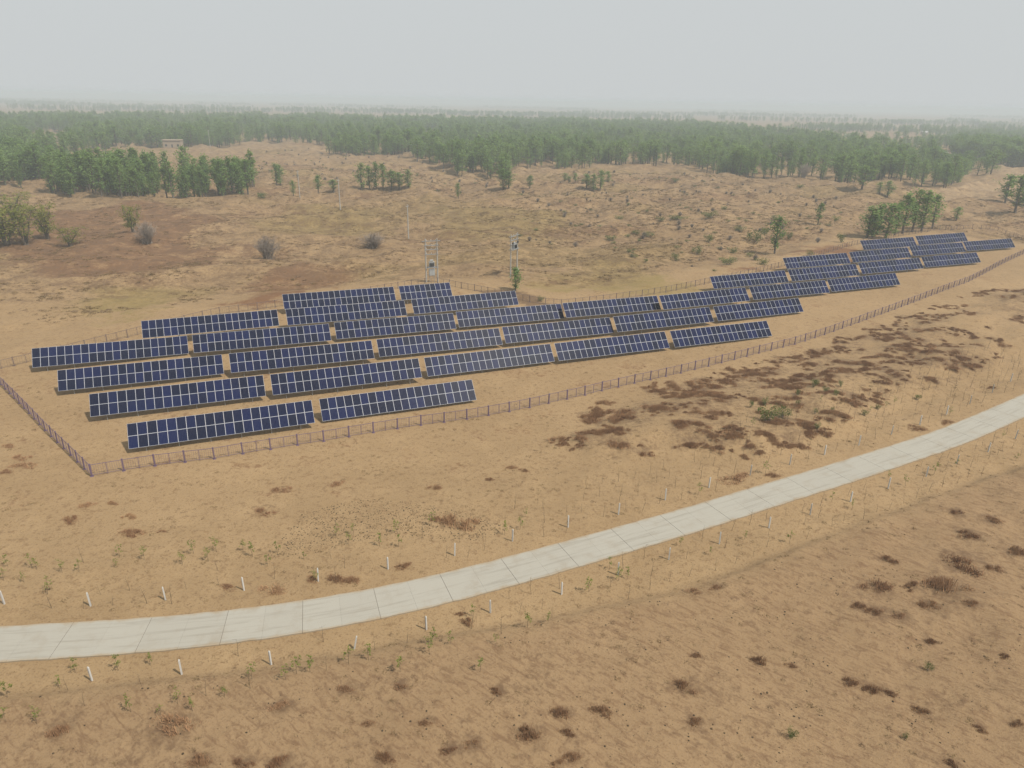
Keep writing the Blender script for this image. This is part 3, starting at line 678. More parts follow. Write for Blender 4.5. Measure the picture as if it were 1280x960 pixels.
def build_road():
    root = empty("road", (0, 0, 0)); tag(root, kind="structure")
    zt, zb = 0.10, -0.12
    SL = 2.83
    t = ROAD_S[0] + 1.0
    k = 0
    while t + SL < ROAD_S[-1] - 1.0:
        ga = 0.016 if k % 2 == 0 else 0.004
        gb = 0.004 if k % 2 == 0 else 0.016
        n = 3
        mb = MB(); uv = []
        vs = []
        for i in range(n + 1):
            tt = t + ga + (SL - ga - gb) * i / n
            x, y, dx, dy = road_at(tt)
            for lat in (-ROAD_HALF, ROAD_HALF):
                wob = 0.03 * math.sin(tt * 1.7 + lat) + 0.02 * math.sin(tt * 4.1)
                L = lat + (wob if lat > 0 else -wob)
                vs.append((x - dy * L, y + dx * L, L, tt))
        dz = [rng.uniform(-0.004, 0.004) for _ in range(4)]
        for (x, y, L, tt) in vs:
            f = (tt - t) / SL; g = (L + ROAD_HALF) / (2 * ROAD_HALF)
            zz = zt + (dz[0] * (1 - f) + dz[1] * f) * (1 - g) + (dz[2] * (1 - f) + dz[3] * f) * g
            mb.v.append((x, y, zz)); mb.v.append((x, y, zb))
            uv.append((L, tt)); uv.append((L, tt))
        for i in range(n):
            a = i * 4
            mb.f.append((a, a + 4, a + 6, a + 2)[::-1] if False else (a, a + 4, a + 6, a + 2))
            mb.f.append((a, a + 1, a + 5, a + 4)); mb.f.append((a + 2, a + 6, a + 7, a + 3))
        e = n * 4
        mb.f.append((0, 2, 3, 1)); mb.f.append((e, e + 1, e + 3, e + 2))
        mb.m = [0] * len(mb.f)
        me = mb.mesh("slab", [M_CONC])
        bm = bmesh.new(); bm.from_mesh(me); bmesh.ops.recalc_face_normals(bm, faces=bm.faces); bm.to_mesh(me); bm.free()
        ul = me.uv_layers.new(name="road")
        vi = np.empty(len(me.loops), int); me.loops.foreach_get("vertex_index", vi)
        ul.data.foreach_set("uv", np.array(uv)[vi].ravel())
        link("slab", me, root)
        t += SL; k += 1
    # tar and sand lying in the joints, a little below the slab tops
    mb = MB(); ts = np.arange(ROAD_S[0] + 1.0, t, 1.0)
    for a, b in zip(ts[:-1], ts[1:]):
        xa, ya, dxa, dya = road_at(a); xb, yb, dxb, dyb = road_at(b)
        h = ROAD_HALF - 0.06
        mb.face([(xa + dya * h, ya - dxa * h, 0.075), (xb + dyb * h, yb - dxb * h, 0.075), (xb - dyb * h, yb + dxb * h, 0.075), (xa - dya * h, ya + dxa * h, 0.075)])
    link("joint_bed", mb.mesh("joint_bed", [M_BASE]), root)


build_road()

# ------------------------------------------------------------------ solar tables
def panel_mesh():
    w, l, t, fr = PITCH - 0.012, SLANT / 2 - 0.012, 0.04, 0.027
    mb = MB()
    x0, x1, y0, y1 = 0, w, 0, l
    o = [(x0, y0), (x1, y0), (x1, y1), (x0, y1)]
    i = [(x0 + fr, y0 + fr), (x1 - fr, y0 + fr), (x1 - fr, y1 - fr), (x0 + fr, y1 - fr)]
    for k in range(4):
        k2 = (k + 1) % 4
        mb.face([(*o[k], t), (*o[k2], t), (*i[k2], t), (*i[k], t)], 0)
        mb.face([(*i[k], t), (*i[k2], t), (*i[k2], t - 0.006), (*i[k], t - 0.006)], 0)
        mb.face([(*o[k], 0), (*o[k2], 0), (*o[k2], t), (*o[k], t)], 0)
    mb.face([(*p, t - 0.006) for p in i], 1)
    mb.face([(*p, 0.0) for p in reversed(o)], 2)
    return mb.mesh("solar_panel", [M_ALU, M_CELL, M_BACK])


PANEL = panel_mesh()


def beam(name, a, b, w, h, mat, parent):
    """box-section member from a to b in the parent's space"""
    a = Vector(a); b = Vector(b); L = (b - a).length
    key = "member_%d_%d" % (round(w * 1000), round(h * 1000))
    me = bpy.data.meshes.get(key)
    if me is None:
        mb = MB(); mb.box(-w / 2, w / 2, -h / 2, h / 2, 0, 1); me = mb.mesh(key, [mat])
    o = link(name, me, parent)
    o.location = a
    o.rotation_euler = (b - a).to_track_quat('Z', 'Y').to_euler()
    o.scale = (1, 1, L)
    return o


ORD = ["first", "second", "third", "fourth", "fifth", "sixth", "seventh", "eighth", "ninth", "tenth", "eleventh", "twelfth", "thirteenth", "fourteenth", "fifteenth", "sixteenth", "seventeenth", "eighteenth", "nineteenth", "twentieth", "twenty-first", "twenty-second", "twenty-third", "twenty-fourth"]
ROWN = {'1': "front", '2': "second", '3': "third", '4': "fourth", '5': "fifth", '6': "sixth", '7': "rearmost seventh"}


def build_tables():
    rows = {}
    for t in TABLES: rows.setdefault(t[0][0], []).append(t[0])
    for name, bx, by, bz, slope in TABLES:
        n = 10 if name == '6b' else 20
        W = n * PITCH
        c = np.array([bx, by]) + ROW_E * W / 2
        zc = bz + CAM_Z + slope * W / 2
        gz = hz(c[0], c[1])
        root = empty("solar_table", (c[0], c[1], gz), (0, -math.atan(slope), ROW_AZ))
        row = rows[name[0]]; k = row.index(name)
        if name == '6b':
            lab = "short ten-column solar panel table in the sixth row, beside the transformer poles"
        elif len(row) == 2:
            lab = "tilted dark blue solar panel table, %s one of the %s row" % (("left", "right")[k], ROWN[name[0]])
        else:
            lab = "tilted dark blue solar panel table, %s row from front fence, %s from left" % (ROWN[name[0]], ORD[k])
        tag(root, lab, "solar panels", "solar panel tables inside the fence")
        z0 = zc - gz
        ct, st = math.cos(TILT), math.sin(TILT)
        pq = Euler((TILT, 0, 0))
        for r in (0, 1):
            for i in range(n):
                p = link("solar_panel", PANEL, root)
                s = r * SLANT / 2 + 0.006
                p.location = (-W / 2 + i * PITCH + 0.006, s * ct + 0.04 * st + rng.uniform(-.002, .002), z0 + s * st - 0.04 * ct)
                p.rotation_euler = (TILT + rng.uniform(-0.006, 0.006), rng.uniform(-0.004, 0.004), 0)
        for s in (0.30, 1.18, 1.80, 2.68):
            y = s * ct + 0.09 * st; z = z0 + s * st - 0.09 * ct
            beam("purlin", (-W / 2 + 0.05, y, z), (W / 2 - 0.05, y, z), 0.06, 0.04, M_STEEL, root)
        m = 6 if n == 20 else 4
        for i in range(m):
            x = -W / 2 + W * (i + 0.5) / m
            def gl(yy):
                wx = c[0] + x * ROW_E[0] + yy * ROW_N[0]; wy = c[1] + x * ROW_E[1] + yy * ROW_N[1]
                return hz(wx, wy) - gz - slope * x - 0.25
            yf = 0.42 * ct + 0.13 * st; yb = 2.55 * ct + 0.13 * st
            zf = z0 + 0.42 * st - 0.13 * ct; zb = z0 + 2.55 * st - 0.13 * ct
            beam("leg", (x, yf, gl(yf)), (x, yf, zf), 0.08, 0.08, M_STEEL, root)
            beam("leg", (x, yb, gl(yb)), (x, yb, zb), 0.08, 0.08, M_STEEL, root)
            beam("rafter", (x, 0.10 * ct + 0.13 * st, z0 + 0.10 * st - 0.13 * ct), (x, 2.85 * ct + 0.13 * st, z0 + 2.85 * st - 0.13 * ct), 0.05, 0.06, M_STEEL, root)
            beam("brace", (x + 0.06, yb, max(gl(yb) + 0.5, zb - 1.3)), (x + 0.06, 1.5 * ct + 0.13 * st, z0 + 1.5 * st - 0.13 * ct), 0.04, 0.04, M_STEEL, root)


build_tables()

# ------------------------------------------------------------------ fences
BAY = 3.0


def bay_mesh(key, mat, h, wires):
    mb = MB()
    mb.tube([(0, 0, h), (1, 0, h)], 0.032, 5)
    mb.tube([(0, 0, 0.12), (1, 0, 0.12)], 0.024, 5)
    mb.box(0.5 - 0.009, 0.5 + 0.009, -0.02, 0.02, 0.0, h)
    for i in range(wires):
        f = (i + 0.5) / wires
        if abs(f - 0.5) < 0.03: continue
        mb.tube([(f, 0, 0.12), (f, 0, h)], 0.0035, 3, cap=False)
    for z in np.linspace(0.12, h, 6)[1:-1]:
        mb.tube([(0, 0, z), (1, 0, z)], 0.0035, 3, cap=False)
    return mb.mesh(key, [mat])


def post_mesh(key, mat, w, h):
    mb = MB()
    mb.box(-w / 2, w / 2, -w / 2, w / 2, -0.4, h)
    mb.box(-w * .62, w * .62, -w * .62, w * .62, h, h + 0.04)
    mb.box(-0.16, 0.16, -0.16, 0.16, -0.3, 0.03)
    return mb.mesh(key, [mat])


def build_fence(name, pts, label, mat, h, pw, wires, bay=BAY, group=None):
    P = np.array(pts)
    s = np.r_[0, np.cumsum(np.hypot(*np.diff(P, axis=0).T))]
    n = max(1, int(round(s[-1] / bay)))
    t = np.linspace(0, s[-1], n + 1)
    X = np.interp(t, s, P[:, 0]); Y = np.interp(t, s, P[:, 1]); Z = height(X, Y)
    root = empty(name, (X[0], Y[0], Z[0])); tag(root, label, "fence", "fences around the solar site")
    pm = post_mesh(name + "_post_" + mat.name, mat, pw, h + 0.1); bm_ = bay_mesh(name + "_bay_" + mat.name, mat, h, wires)
    for i in range(n + 1):
        o = link("post", pm, root)
        o.location = (X[i] - X[0], Y[i] - Y[0], Z[i] - Z[0])
        j = min(i, n - 1)
        o.rotation_euler = (rng.uniform(-.03, .03), rng.uniform(-.03, .03), math.atan2(Y[j + 1] - Y[j], X[j + 1] - X[j]))
    for i in range(n):
        o = link("wire_panel", bm_, root)
        a = Vector((X[i], Y[i], Z[i])); b = Vector((X[i + 1], Y[i + 1], Z[i + 1])); d = b - a
        o.location = a - Vector((X[0], Y[0], Z[0])) + Vector((0, 0, 0.03))
        o.rotation_euler = (0, -math.asin(d.z / d.length), math.atan2(d.y, d.x))
        o.scale = (d.length, 1, 1)


build_fence("wire_fence", FENCE_FRONT, "purple wire fence with square posts running along the front of the solar rows", M_FENCE, 1.3, 0.125, 14)
build_fence("wire_fence", FENCE_LEFT, "short purple wire fence closing the left end of the solar site", M_FENCE, 1.3, 0.11, 12, 2.2)
build_fence("wire_fence", FENCE_BACK, "thin dull wire fence behind the last solar rows, along the dunes", M_FENCEB, 1.25, 0.09, 10, 3.2)

# ------------------------------------------------------------------ white marker posts along the road
def marker_mesh():
    mb = MB()
    w = 0.054
    mb.box(-w, w, -w, w, -0.3, 1.16)
    b = len(mb.v)
    mb.v += [(-w, -w, 1.16), (w, -w, 1.16), (w, w, 1.16), (-w, w, 1.16), (-w * .45, -w * .45, 1.25), (w * .45, -w * .45, 1.25), (w * .45, w * .45, 1.25), (-w * .45, w * .45, 1.25)]
    for q in ((0, 1, 5, 4), (1, 2, 6, 5), (2, 3, 7, 6), (3, 0, 4, 7), (4, 5, 6, 7)):
        mb.f.append(tuple(b + i for i in q)); mb.m.append(0)
    return mb.mesh("marker_post", [M_POST])


MARK = marker_mesh()
for side, L in (("far", POSTS_FAR), ("near", POSTS_NEAR)):
    for i, (x, y) in enumerate(L):
        o = link("marker_post", MARK)
        o.location = (x, y, hz(x, y))
        o.rotation_euler = (rng.uniform(-.025, .025), rng.uniform(-.03, .03), rng.uniform(0, 1.5))
        if side == "near" and i == 3: o.rotation_euler = (0.03, 0.2, 0.2)
        o.scale = (1, 1, rng.uniform(0.95, 1.08))
        lean = ", leaning to the right" if side == "near" and i == 3 else ""
        tag(o, "white marker post on the %s road verge%s, %s from left edge" % (side, lean, ORD[i]), "post", "white marker posts along the road")

# ------------------------------------------------------------------ poles and pole transformers
def pole_part(parent, name, x, y, z0, h, r0=0.17, r1=0.11, mat=None):
    key = "pole_%d" % round(h * 10)
    me = bpy.data.meshes.get(key)
    if me is None:
        mb = MB(); mb.tube([(0, 0, -0.5), (0, 0, h * .5), (0, 0, h)], [r0, (r0 + r1) / 2, r1], 10); me = mb.mesh(key, [mat or M_POLE])
    o = link(name, me, parent); o.location = (x, y, z0)
    return o


POLE_LABELS = ["bare concrete utility pole standing alone behind the transformer poles", "pale concrete utility pole by two small trees on the plain", "farther pale concrete pole left of the small trees", "thin pale pole before the far wood, left of its pair", "thin pale pole before the far wood, right of its pair"]
for (x, y, w, h), lab in zip(POLES, POLE_LABELS):
    z = hz(x, y)
    r = empty("utility_pole", (x, y, z)); tag(r, lab, "pole", "utility poles")
    pole_part(r, "shaft", 0, 0, 0, h, 0.19, 0.13)
    mb = MB(); mb.box(-0.75, 0.75, -0.05, 0.05, h - 0.55, h - 0.45)
    o = link("crossarm", mb.mesh("crossarm", [M_STEEL]), r); o.rotation_euler = (0, 0, 1.1)
    for k in (-0.68, 0.0, 0.68):
        mb = MB(); mb.tube([(0, 0, 0), (0, 0, .1), (0, 0, .2)], [0.05, 0.07, 0.03], 7)
        ins = link("insulator", mb.mesh("insulator", [M_INS]), o); ins.location = (k, 0, h - 0.45 if k else h - 0.1)


def hframe(A, B, h, label, tank_z, cabinet):
    A = Vector((*A, 0)); B = Vector((*B, 0)); c = (A + B) / 2
    z = hz(c.x, c.y)
    ang = math.atan2(B.y - A.y, B.x - A.x); L = (B - A).length
    r = empty("pole_transformer", (c.x, c.y, z), (0, 0, ang)); tag(r, label, "transformer", "twin-pole transformer frames")
    for s in (-1, 1):
        p = pole_part(r, "pole", s * L / 2, 0, 0, h, 0.17, 0.12)
    for zz, e in ((h - 0.5, 0.7), (h - 1.4, 0.35), (h - 2.3, 0.3), (h - 3.3, 0.25)):
        mb = MB(); mb.box(-L / 2 - e, L / 2 + e, 0.12, 0.2, zz - 0.05, zz + 0.05); mb.box(-L / 2 - e, L / 2 + e, -0.2, -0.12, zz - 0.05, zz + 0.05)
        ca = link("crossarm", mb.mesh("crossarm", [M_STEEL]), r)
        for k in (-0.8, 0, 0.8):
            mb = MB(); mb.tube([(k * L / 2, 0.16, zz + .05), (k * L / 2, 0.16, zz + .16), (k * L / 2, 0.16, zz + .33)], [0.055, 0.085, 0.04], 8)
            link("insulator", mb.mesh("insulator", [M_INS]), ca)
    # platform, tank with cooling fins and bushings
    mb = MB(); mb.box(-L / 2 - .15, L / 2 + .15, -0.45, -0.33, tank_z - 0.14, tank_z); mb.box(-L / 2 - .15, L / 2 + .15, 0.33, 0.45, tank_z - 0.14, tank_z)
    mb.box(-0.75, 0.75, -0.45, 0.45, tank_z, tank_z + 0.03)
    link("platform", mb.mesh("platform", [M_STEEL]), r)
    mb = MB(); mb.box(-0.55, 0.55, -0.32, 0.32, tank_z + 0.03, tank_z + 1.05); mb.box(-0.6, 0.6, -0.37, 0.37, tank_z + 1.05, tank_z + 1.11)
    mb.tube([(-0.35, 0.0, tank_z + 1.42), (0.35, 0, tank_z + 1.42)], 0.15, 10)
    tk = link("tank", mb.mesh("tank", [M_BOX]), r)
    for k in range(7):
        mb = MB(); xx = -0.42 + 0.14 * k; mb.box(xx - .012, xx + .012, -0.47, -0.325, tank_z + .15, tank_z + .95)
        link("cooling_fin", mb.mesh("cooling_fin", [M_DARK]), tk)
    for k in (-0.3, 0, 0.3):
        mb = MB(); mb.tube([(k, 0.15, tank_z + 1.1), (k, 0.15, tank_z + 1.25), (k, 0.15, tank_z + 1.5)], [0.05, 0.08, 0.03], 8)
        link("bushing", mb.mesh("bushing", [M_INS]), tk)
    if cabinet:
        mb = MB(); mb.box(-0.6, 0.6, -0.3, 0.28, 1.5, 2.75); mb.box(-0.66, 0.66, -0.36, 0.34, 2.75, 2.83)
        cb = link("switch_cabinet", mb.mesh("switch_cabinet", [M_BOX]), r)
        for s in (-1, 1):
            mb = MB(); mb.box(0.02 if s > 0 else -0.56, 0.56 if s > 0 else -0.02, -0.325, -0.303, 1.56, 2.69)
            link("door", mb.mesh("door", [M_BOX]), cb)
        for s in (-1, 1):
            beam("cabinet_support", (s * 0.5, 0, -0.2), (s * 0.5, 0, 1.5), 0.08, 0.08, M_STEEL, r)
    else:
        for k in (-0.4, 0.4):
            mb = MB(); mb.box(k * L - .14, k * L + .14, -0.42, -0.2, h - 2.2, h - 1.75)
            link("fuse_box", mb.mesh("fuse_box", [M_DARK]), r)
        mb = MB(); mb.box(L / 2 + .16, L / 2 + .5, -.2, .2, 0.9, 1.5); link("meter_box", mb.mesh("meter_box", [M_POST]), r)


hframe(HFRAME_A[0], HFRAME_A[1], 9.3, "twin concrete poles carrying a grey transformer and cabinet behind the short solar table", 3.3, True)
hframe(HFRAME_B[0], HFRAME_B[1], 9.6, "twin-pole frame with fuses and crossarms above the bright green fence tree", 6.2, False)

# ------------------------------------------------------------------ plants: prototypes
def rand_unit(R):
    while True:
        v = Vector((R.uniform(-1, 1), R.uniform(-1, 1), R.uniform(-1, 1)))
        if 0.05 < v.length < 1: return v.normalized()


def leaf_quad(mb, c, s, R, mi=0):
    n = rand_unit(R)
    n.z = abs(n.z) + 0.35; n.normalize()
    a = n.orthogonal().normalized(); b = n.cross(a)
    t = R.uniform(0, 6.28); a, b = a * math.cos(t) + b * math.sin(t), b * math.cos(t) - a * math.sin(t)
    mb.face([c - a * s * .55, c + b * s * .3 + a * s * .05, c + a * s * .6, c - b * s * .33], mi)


def make_tree(seed, kind):
    """unit-height tree: trunk mesh and crown mesh; kind p upright poplar, w spreading willow, r round"""
    R = random.Random(seed)
    tr = MB(); cr = MB()
    if kind == 'w':
        stems = R.randint(3, 5); base = 0.12
        ends = []
        for k in range(stems):
            a = 6.28 * k / stems + R.uniform(-.4, .4); sp = R.uniform(0.18, 0.36)
            p = [Vector((0.02 * math.cos(a), 0.02 * math.sin(a), -0.04))]
            for j in range(1, 5):
                f = j / 4
                p.append(Vector((math.cos(a) * sp * f ** 1.2 + R.uniform(-.02, .02), math.sin(a) * sp * f ** 1.2 + R.uniform(-.02, .02), 0.82 * f ** 0.85 * R.uniform(.92, 1.04))))
            tr.tube(p, [0.028, 0.022, 0.016, 0.010, 0.004], 5)
            for j in (1, 2, 3, 4):
                for _ in range(5):
                    d = rand_unit(R); d.z = abs(d.z) * 0.7
                    e = p[j] + d * R.uniform(0.10, 0.24)
                    tr.tube([p[j], e], [0.008, 0.003], 3, cap=False); ends.append(e)
        for e in ends:
            for _ in range(15):
                c = e + Vector((R.gauss(0, .055), R.gauss(0, .055), R.gauss(0, .05)))
                if c.z > 0.1: leaf_quad(cr, c, R.uniform(.035, .06), R)
    else:
        w = 0.15 if kind == 'p' else 0.24
        lo = R.uniform(0.13, 0.24) if kind == 'p' else R.uniform(0.2, 0.3)
        lean = (R.uniform(-.03, .03), R.uniform(-.03, .03))
        p = [Vector((lean[0] * f + R.uniform(-.006, .006), lean[1] * f + R.uniform(-.006, .006), -0.04 + f * 0.98)) for f in (0, .25, .5, .75, 1)]
        tr.tube(p, [0.021, 0.016, 0.012, 0.007, 0.002], 6)
        nb = 34
        ends = []
        for k in range(nb):
            f = lo + (0.97 - lo) * (k + R.random()) / nb
            g = (f - lo) / (1 - lo)
            prof = (math.sin(math.pi * min(1, g * 0.9 + 0.12)) ** 0.75) * w
            a = R.uniform(0, 6.28); L = prof * R.uniform(0.55, 1.2)
            o = Vector((lean[0] * f, lean[1] * f, f - 0.05))
            rise = R.uniform(0.5, 1.3) if kind == 'p' else R.uniform(0.1, 0.8)
            e = o + Vector((math.cos(a) * L, math.sin(a) * L, L * rise))
            tr.tube([o, e], [0.006, 0.002], 3, cap=False)
            ends.append((o, e, L))
        for o, e, L in ends:
            nl = R.randint(15, 26)
            for _ in range(nl):
                t = R.uniform(0.25, 1.12); s = 0.032 if kind == 'p' else 0.045
                c = o.lerp(e, t) + Vector((R.gauss(0, s), R.gauss(0, s), R.gauss(0, s * 1.1)))
                leaf_quad(cr, c, R.uniform(0.028, 0.054), R)
    lm = {'p': M_LEAF, 'w': M_LEAFW, 'r': M_LEAF}[kind]
    return tr.mesh("trunk_" + kind + str(seed), [M_BARK]), cr.mesh("crown_" + kind + str(seed), [lm])


TREE = {k: [make_tree(100 + i, k) for i in range(6 if k != 'w' else 4)] for k in 'pwr'}
CW = {'p': 0.26, 'w': 0.68, 'r': 0.45}       # crown width of a unit tree


def blade_clump(seed, n, spread, hgt, bw, mat, name, droop=0.3, dome=1.0):
    R = random.Random(seed); mb = MB()
    for _ in range(n):
        r = math.sqrt(R.random()) * spread; a = R.uniform(0, 6.28)
        b = Vector((r * math.cos(a), r * math.sin(a), -0.02))
        h = hgt * R.uniform(0.45, 1.0) * (1 - dome * 0.55 * (r / spread) ** 2)
        d = Vector((math.cos(a + R.uniform(-.9, .9)), math.sin(a + R.uniform(-.9, .9)), 0)) * R.uniform(0, droop) * h * 2
        s = Vector((R.uniform(-1, 1), R.uniform(-1, 1), 0)).normalized() * bw * R.uniform(.6, 1.3)
        t = b + d + Vector((0, 0, h)); m = b.lerp(t, 0.55) + Vector((0, 0, h * 0.12))
        mb.face([b - s, b + s, m + s * .8, t, m - s * .8])
    return mb.mesh(name, [mat])


def twig_bush(seed, n, name, mat):
    """leafless bush, unit width and about 0.8 high: forked twigs from a few stems"""
    R = random.Random(seed); mb = MB()
    for k in range(n):
        a = R.uniform(0, 6.28); s = R.uniform(.05, .42)
        p0 = Vector((R.gauss(0, .05), R.gauss(0, .05), -0.02))
        p2 = Vector((math.cos(a) * s, math.sin(a) * s, R.uniform(.45, .8) * (1 - .6 * (s / .5) ** 2)))
        p1 = p0.lerp(p2, .5) + Vector((R.gauss(0, .02), R.gauss(0, .02), .05))
        mb.tube([p0, p1, p2], [0.010, 0.006, 0.002], 3, cap=False)
        for j in range(7):
            q = p1.lerp(p2, R.random()); e = q + Vector((R.gauss(0, .07), R.gauss(0, .07), R.uniform(.02, .14)))
            mb.tube([q, e], [0.0035, 0.0015], 3, cap=False)
    return mb.mesh(name, [mat])


def leafy_bush(seed, name, mat, n=520, flat=0.75):
    R = random.Random(seed); mb = MB()
    lobes = [(Vector((R.uniform(-.28, .28), R.uniform(-.28, .28), R.uniform(.15, .42) * flat)), R.uniform(.14, .26)) for _ in range(8)]
    for k in range(n):
        c, r = R.choice(lobes)
        d = rand_unit(R) * r * R.random() ** 0.4
        q = c + Vector((d.x, d.y, d.z * flat))
        if q.z < 0.01: q.z = R.uniform(.01, .08)
        leaf_quad(mb, q, R.uniform(.03, .065), R, 0)
    for k in range(9):
        c, r = R.choice(lobes)
        mb.tube([(R.gauss(0, .03), R.gauss(0, .03), -.03), c], [0.012, 0.004], 3, mi=1, cap=False)
    return mb.mesh(name, [mat, M_TWIG])


def make_sapling(seed, leafy):
    """unit height stem with a few side twigs, leaves near the top if leafy"""
    R = random.Random(seed); st = MB(); lf = MB()
    p = [Vector((0, 0, -.06))]
    for j in range(1, 5): p.append(p[-1] + Vector((R.gauss(0, .018), R.gauss(0, .018), .26)))
    st.tube(p, [0.012, 0.010, 0.008, 0.005, 0.002], 4)
    ends = []
    for k in range(7):
        f = R.uniform(.35, .95); i = min(3, int(f * 4)); o = p[i].lerp(p[i + 1], f * 4 - i)
        a = R.uniform(0, 6.28); L = R.uniform(.06, .2)
        e = o + Vector((math.cos(a) * L, math.sin(a) * L, L * R.uniform(.3, .9)))
        st.tube([o, e], [0.005, 0.002], 3, cap=False); ends.append(e)
    if leafy:
        for e in ends + [p[-1]]:
            for _ in range(9):
                leaf_quad(lf, e + Vector((R.gauss(0, .05), R.gauss(0, .05), R.gauss(0, .05))), R.uniform(.05, .11), R)
    else:
        for e in ends[:3]:
            for _ in range(3): leaf_quad(lf, e + Vector((R.gauss(0, .03), R.gauss(0, .03), R.gauss(0, .03))), R.uniform(.03, .05), R)
    return st.mesh("sapling_stem%d" % seed, [M_STEM]), lf.mesh("sapling_leaf%d" % seed, [M_LEAFS if leafy else M_STRAW])


def mat_shrub(seed, name):
    """low tangled shrub of unit width: several overlapping cushions of fine twigs, thin towards the rim"""
    R = random.Random(seed); mb = MB()
    lobes = [(R.uniform(-.42, .42), R.uniform(-.22, .22), R.uniform(.04, .17)) for _ in range(10)]
    for _ in range(430):
        cx, cy, s = R.choice(lobes)
        b0 = Vector((cx + R.gauss(0, s * .75), cy + R.gauss(0, s * .68), -0.01))
        q = 1 - min(1, math.hypot(b0.x, b0.y) / 0.62)
        h = (0.05 + 0.28 * q) * R.uniform(.4, 1.0)
        a = R.uniform(0, 6.28); d = Vector((math.cos(a), math.sin(a), 0)) * R.uniform(0.01, .09)
        w = Vector((-d.y, d.x, 0)).normalized() * R.uniform(.0035, .0085)
        t = b0 + d + Vector((0, 0, h)); m = b0.lerp(t, .5) + Vector((0, 0, h * .15))
        mb.face([b0 - w, b0 + w, m + w, t, m - w])
    return mb.mesh(name, [M_BROWN])


BROWN = [mat_shrub(300 + i, "brown_shrub%d" % i) for i in range(6)]
TUFT = [blade_clump(330 + i, 46, 0.5, 0.5, 0.028, M_STRAW, "straw_tuft%d" % i, 0.6) for i in range(4)]
BTUFT = [blade_clump(350 + i, 60, 0.5, 0.36, 0.024, M_SCRUB, "brown_tuft%d" % i, 0.7) for i in range(4)]
BUSH = [leafy_bush(370 + i, "green_bush%d" % i, M_LEAFB) for i in range(4)]
TWIG = [twig_bush(390 + i, 110, "bare_bush%d" % i, M_TWIG) for i in range(4)]
SAPL = [make_sapling(410 + i, True) for i in range(5)]
SAPB = [make_sapling(430 + i, False) for i in range(5)]


def clod(seed):
    R = random.Random(seed); bm = bmesh.new()
    bmesh.ops.create_icosphere(bm, subdivisions=1, radius=0.5)
    for v in bm.verts: v.co = v.co * R.uniform(.7, 1.15); v.co.z *= .7
    me = bpy.data.meshes.new("clod%d" % seed); bm.to_mesh(me); bm.free(); me.materials.append(M_PEB)
    return me


CLOD = [clod(450 + i) for i in range(3)]

# ------------------------------------------------------------------ plants: placing
def put_tree(x, y, h, w, kind, label, group, name, var=None):
    v = var if var is not None else rng.randrange(len(TREE[kind]))
    tm, cm = TREE[kind][v % len(TREE[kind])]
    r = empty(name, (x, y, hz(x, y) - 0.1), (0, 0, rng.uniform(0, 6.28)))
    s = w / (CW[kind] * h) if w else 1.0
    r.scale = (h * s, h * s, h)
    tag(r, label, "tree", group)
    link("trunk", tm, r); link("crown", cm, r)
    return r


CLUMP_LABELS = ["poplar at the left front of the dark grove behind the far solar rows", "poplar second row left in the grove behind the far solar rows", "broad front poplar in the grove behind the far solar rows", "slim poplar half hidden in the middle of the grove behind the solar rows", "tall poplar in the middle of the grove behind the far solar rows", "tallest poplar of the grove behind the far solar rows", "tall poplar right of the tallest in the grove behind the solar rows", "poplar at the right end of the grove behind the far solar rows", "low poplar in front left of the grove behind the far solar rows",
    "lone two-storeyed young poplar by the back fence left of the far rows", "slim single tree on the open slope above the far rows", "rounded tree standing just before the wood, above the grove", "small tree at the wood's edge beside the rounded tree", "small slim tree below the rounded tree, left of its pair", "small bushy tree below the rounded tree, right of its pair", "small lone tree right of the grove by the field", "left tree of the group at the right edge of the picture", "large front tree of the group at the right edge", "rearmost tree of the group at the right edge",
    "broad yellow-green willow at the far left edge", "yellow-green willow second from the left edge", "open-crowned willow with a dark forked trunk at left", "grey-green willow behind the yellow-green willows at left", "thin yellowish willow beside the bare grey bush at left", "low round green willow bush in front of the forked willow",
    "left stem of the tree pair near the far pole", "right stem of the tree pair near the far pole", "slim tree between the two far concrete poles", "dark small tree left of the middle concrete pole", "dark small tree directly beside the middle concrete pole",
    "dark poplar at the left end of the small row on the plain", "second poplar of the small row on the plain", "third poplar of the small row on the plain", "fourth poplar of the small row on the plain", "low leafy tree fifth in the small row on the plain", "low leafy tree sixth in the small row on the plain", "last tree at the right end of the small row",
    "small dark lone tree on the sandy hummocks right of the tree row", "left tree of the dark pair before the wood in the middle", "right tree of the dark pair before the wood in the middle", "small single tree right of the dark pair", "left tree of the trio on the hummocks in the middle distance", "middle tree of the trio on the hummocks", "tallest right tree of the trio on the hummocks", "little tree just behind the trio on the hummocks", "tiny tree left among the three tiny ones on the hummocks", "tiny tree right among the three tiny ones on the hummocks", "lowest of the three tiny trees on the hummocks",
    "bright green young tree by the back fence under the twin-pole frame", "pale rounded willow in front of the left wood, left one", "pale rounded willow in front of the left wood, right one"]
for i, (x, y, w, h, k) in enumerate(TREES):
    put_tree(x, y, h, w, k, CLUMP_LABELS[i], "single trees and small groves", "poplar_tree" if k == 'p' else "willow_tree", i)


def put_plant(meshes, name, x, y, w, h, uh, label, cat, group, kind=None):
    o = link(name, rng.choice(meshes))
    o.location = (x, y, hz(x, y) - 0.02)
    o.scale = (w, w * rng.uniform(.75, 1.15), h / uh)
    o.rotation_euler = (0, 0, rng.uniform(-.6, .6) + (math.pi if rng.random() < .5 else 0))
    tag(o, label, cat, group)
    return o


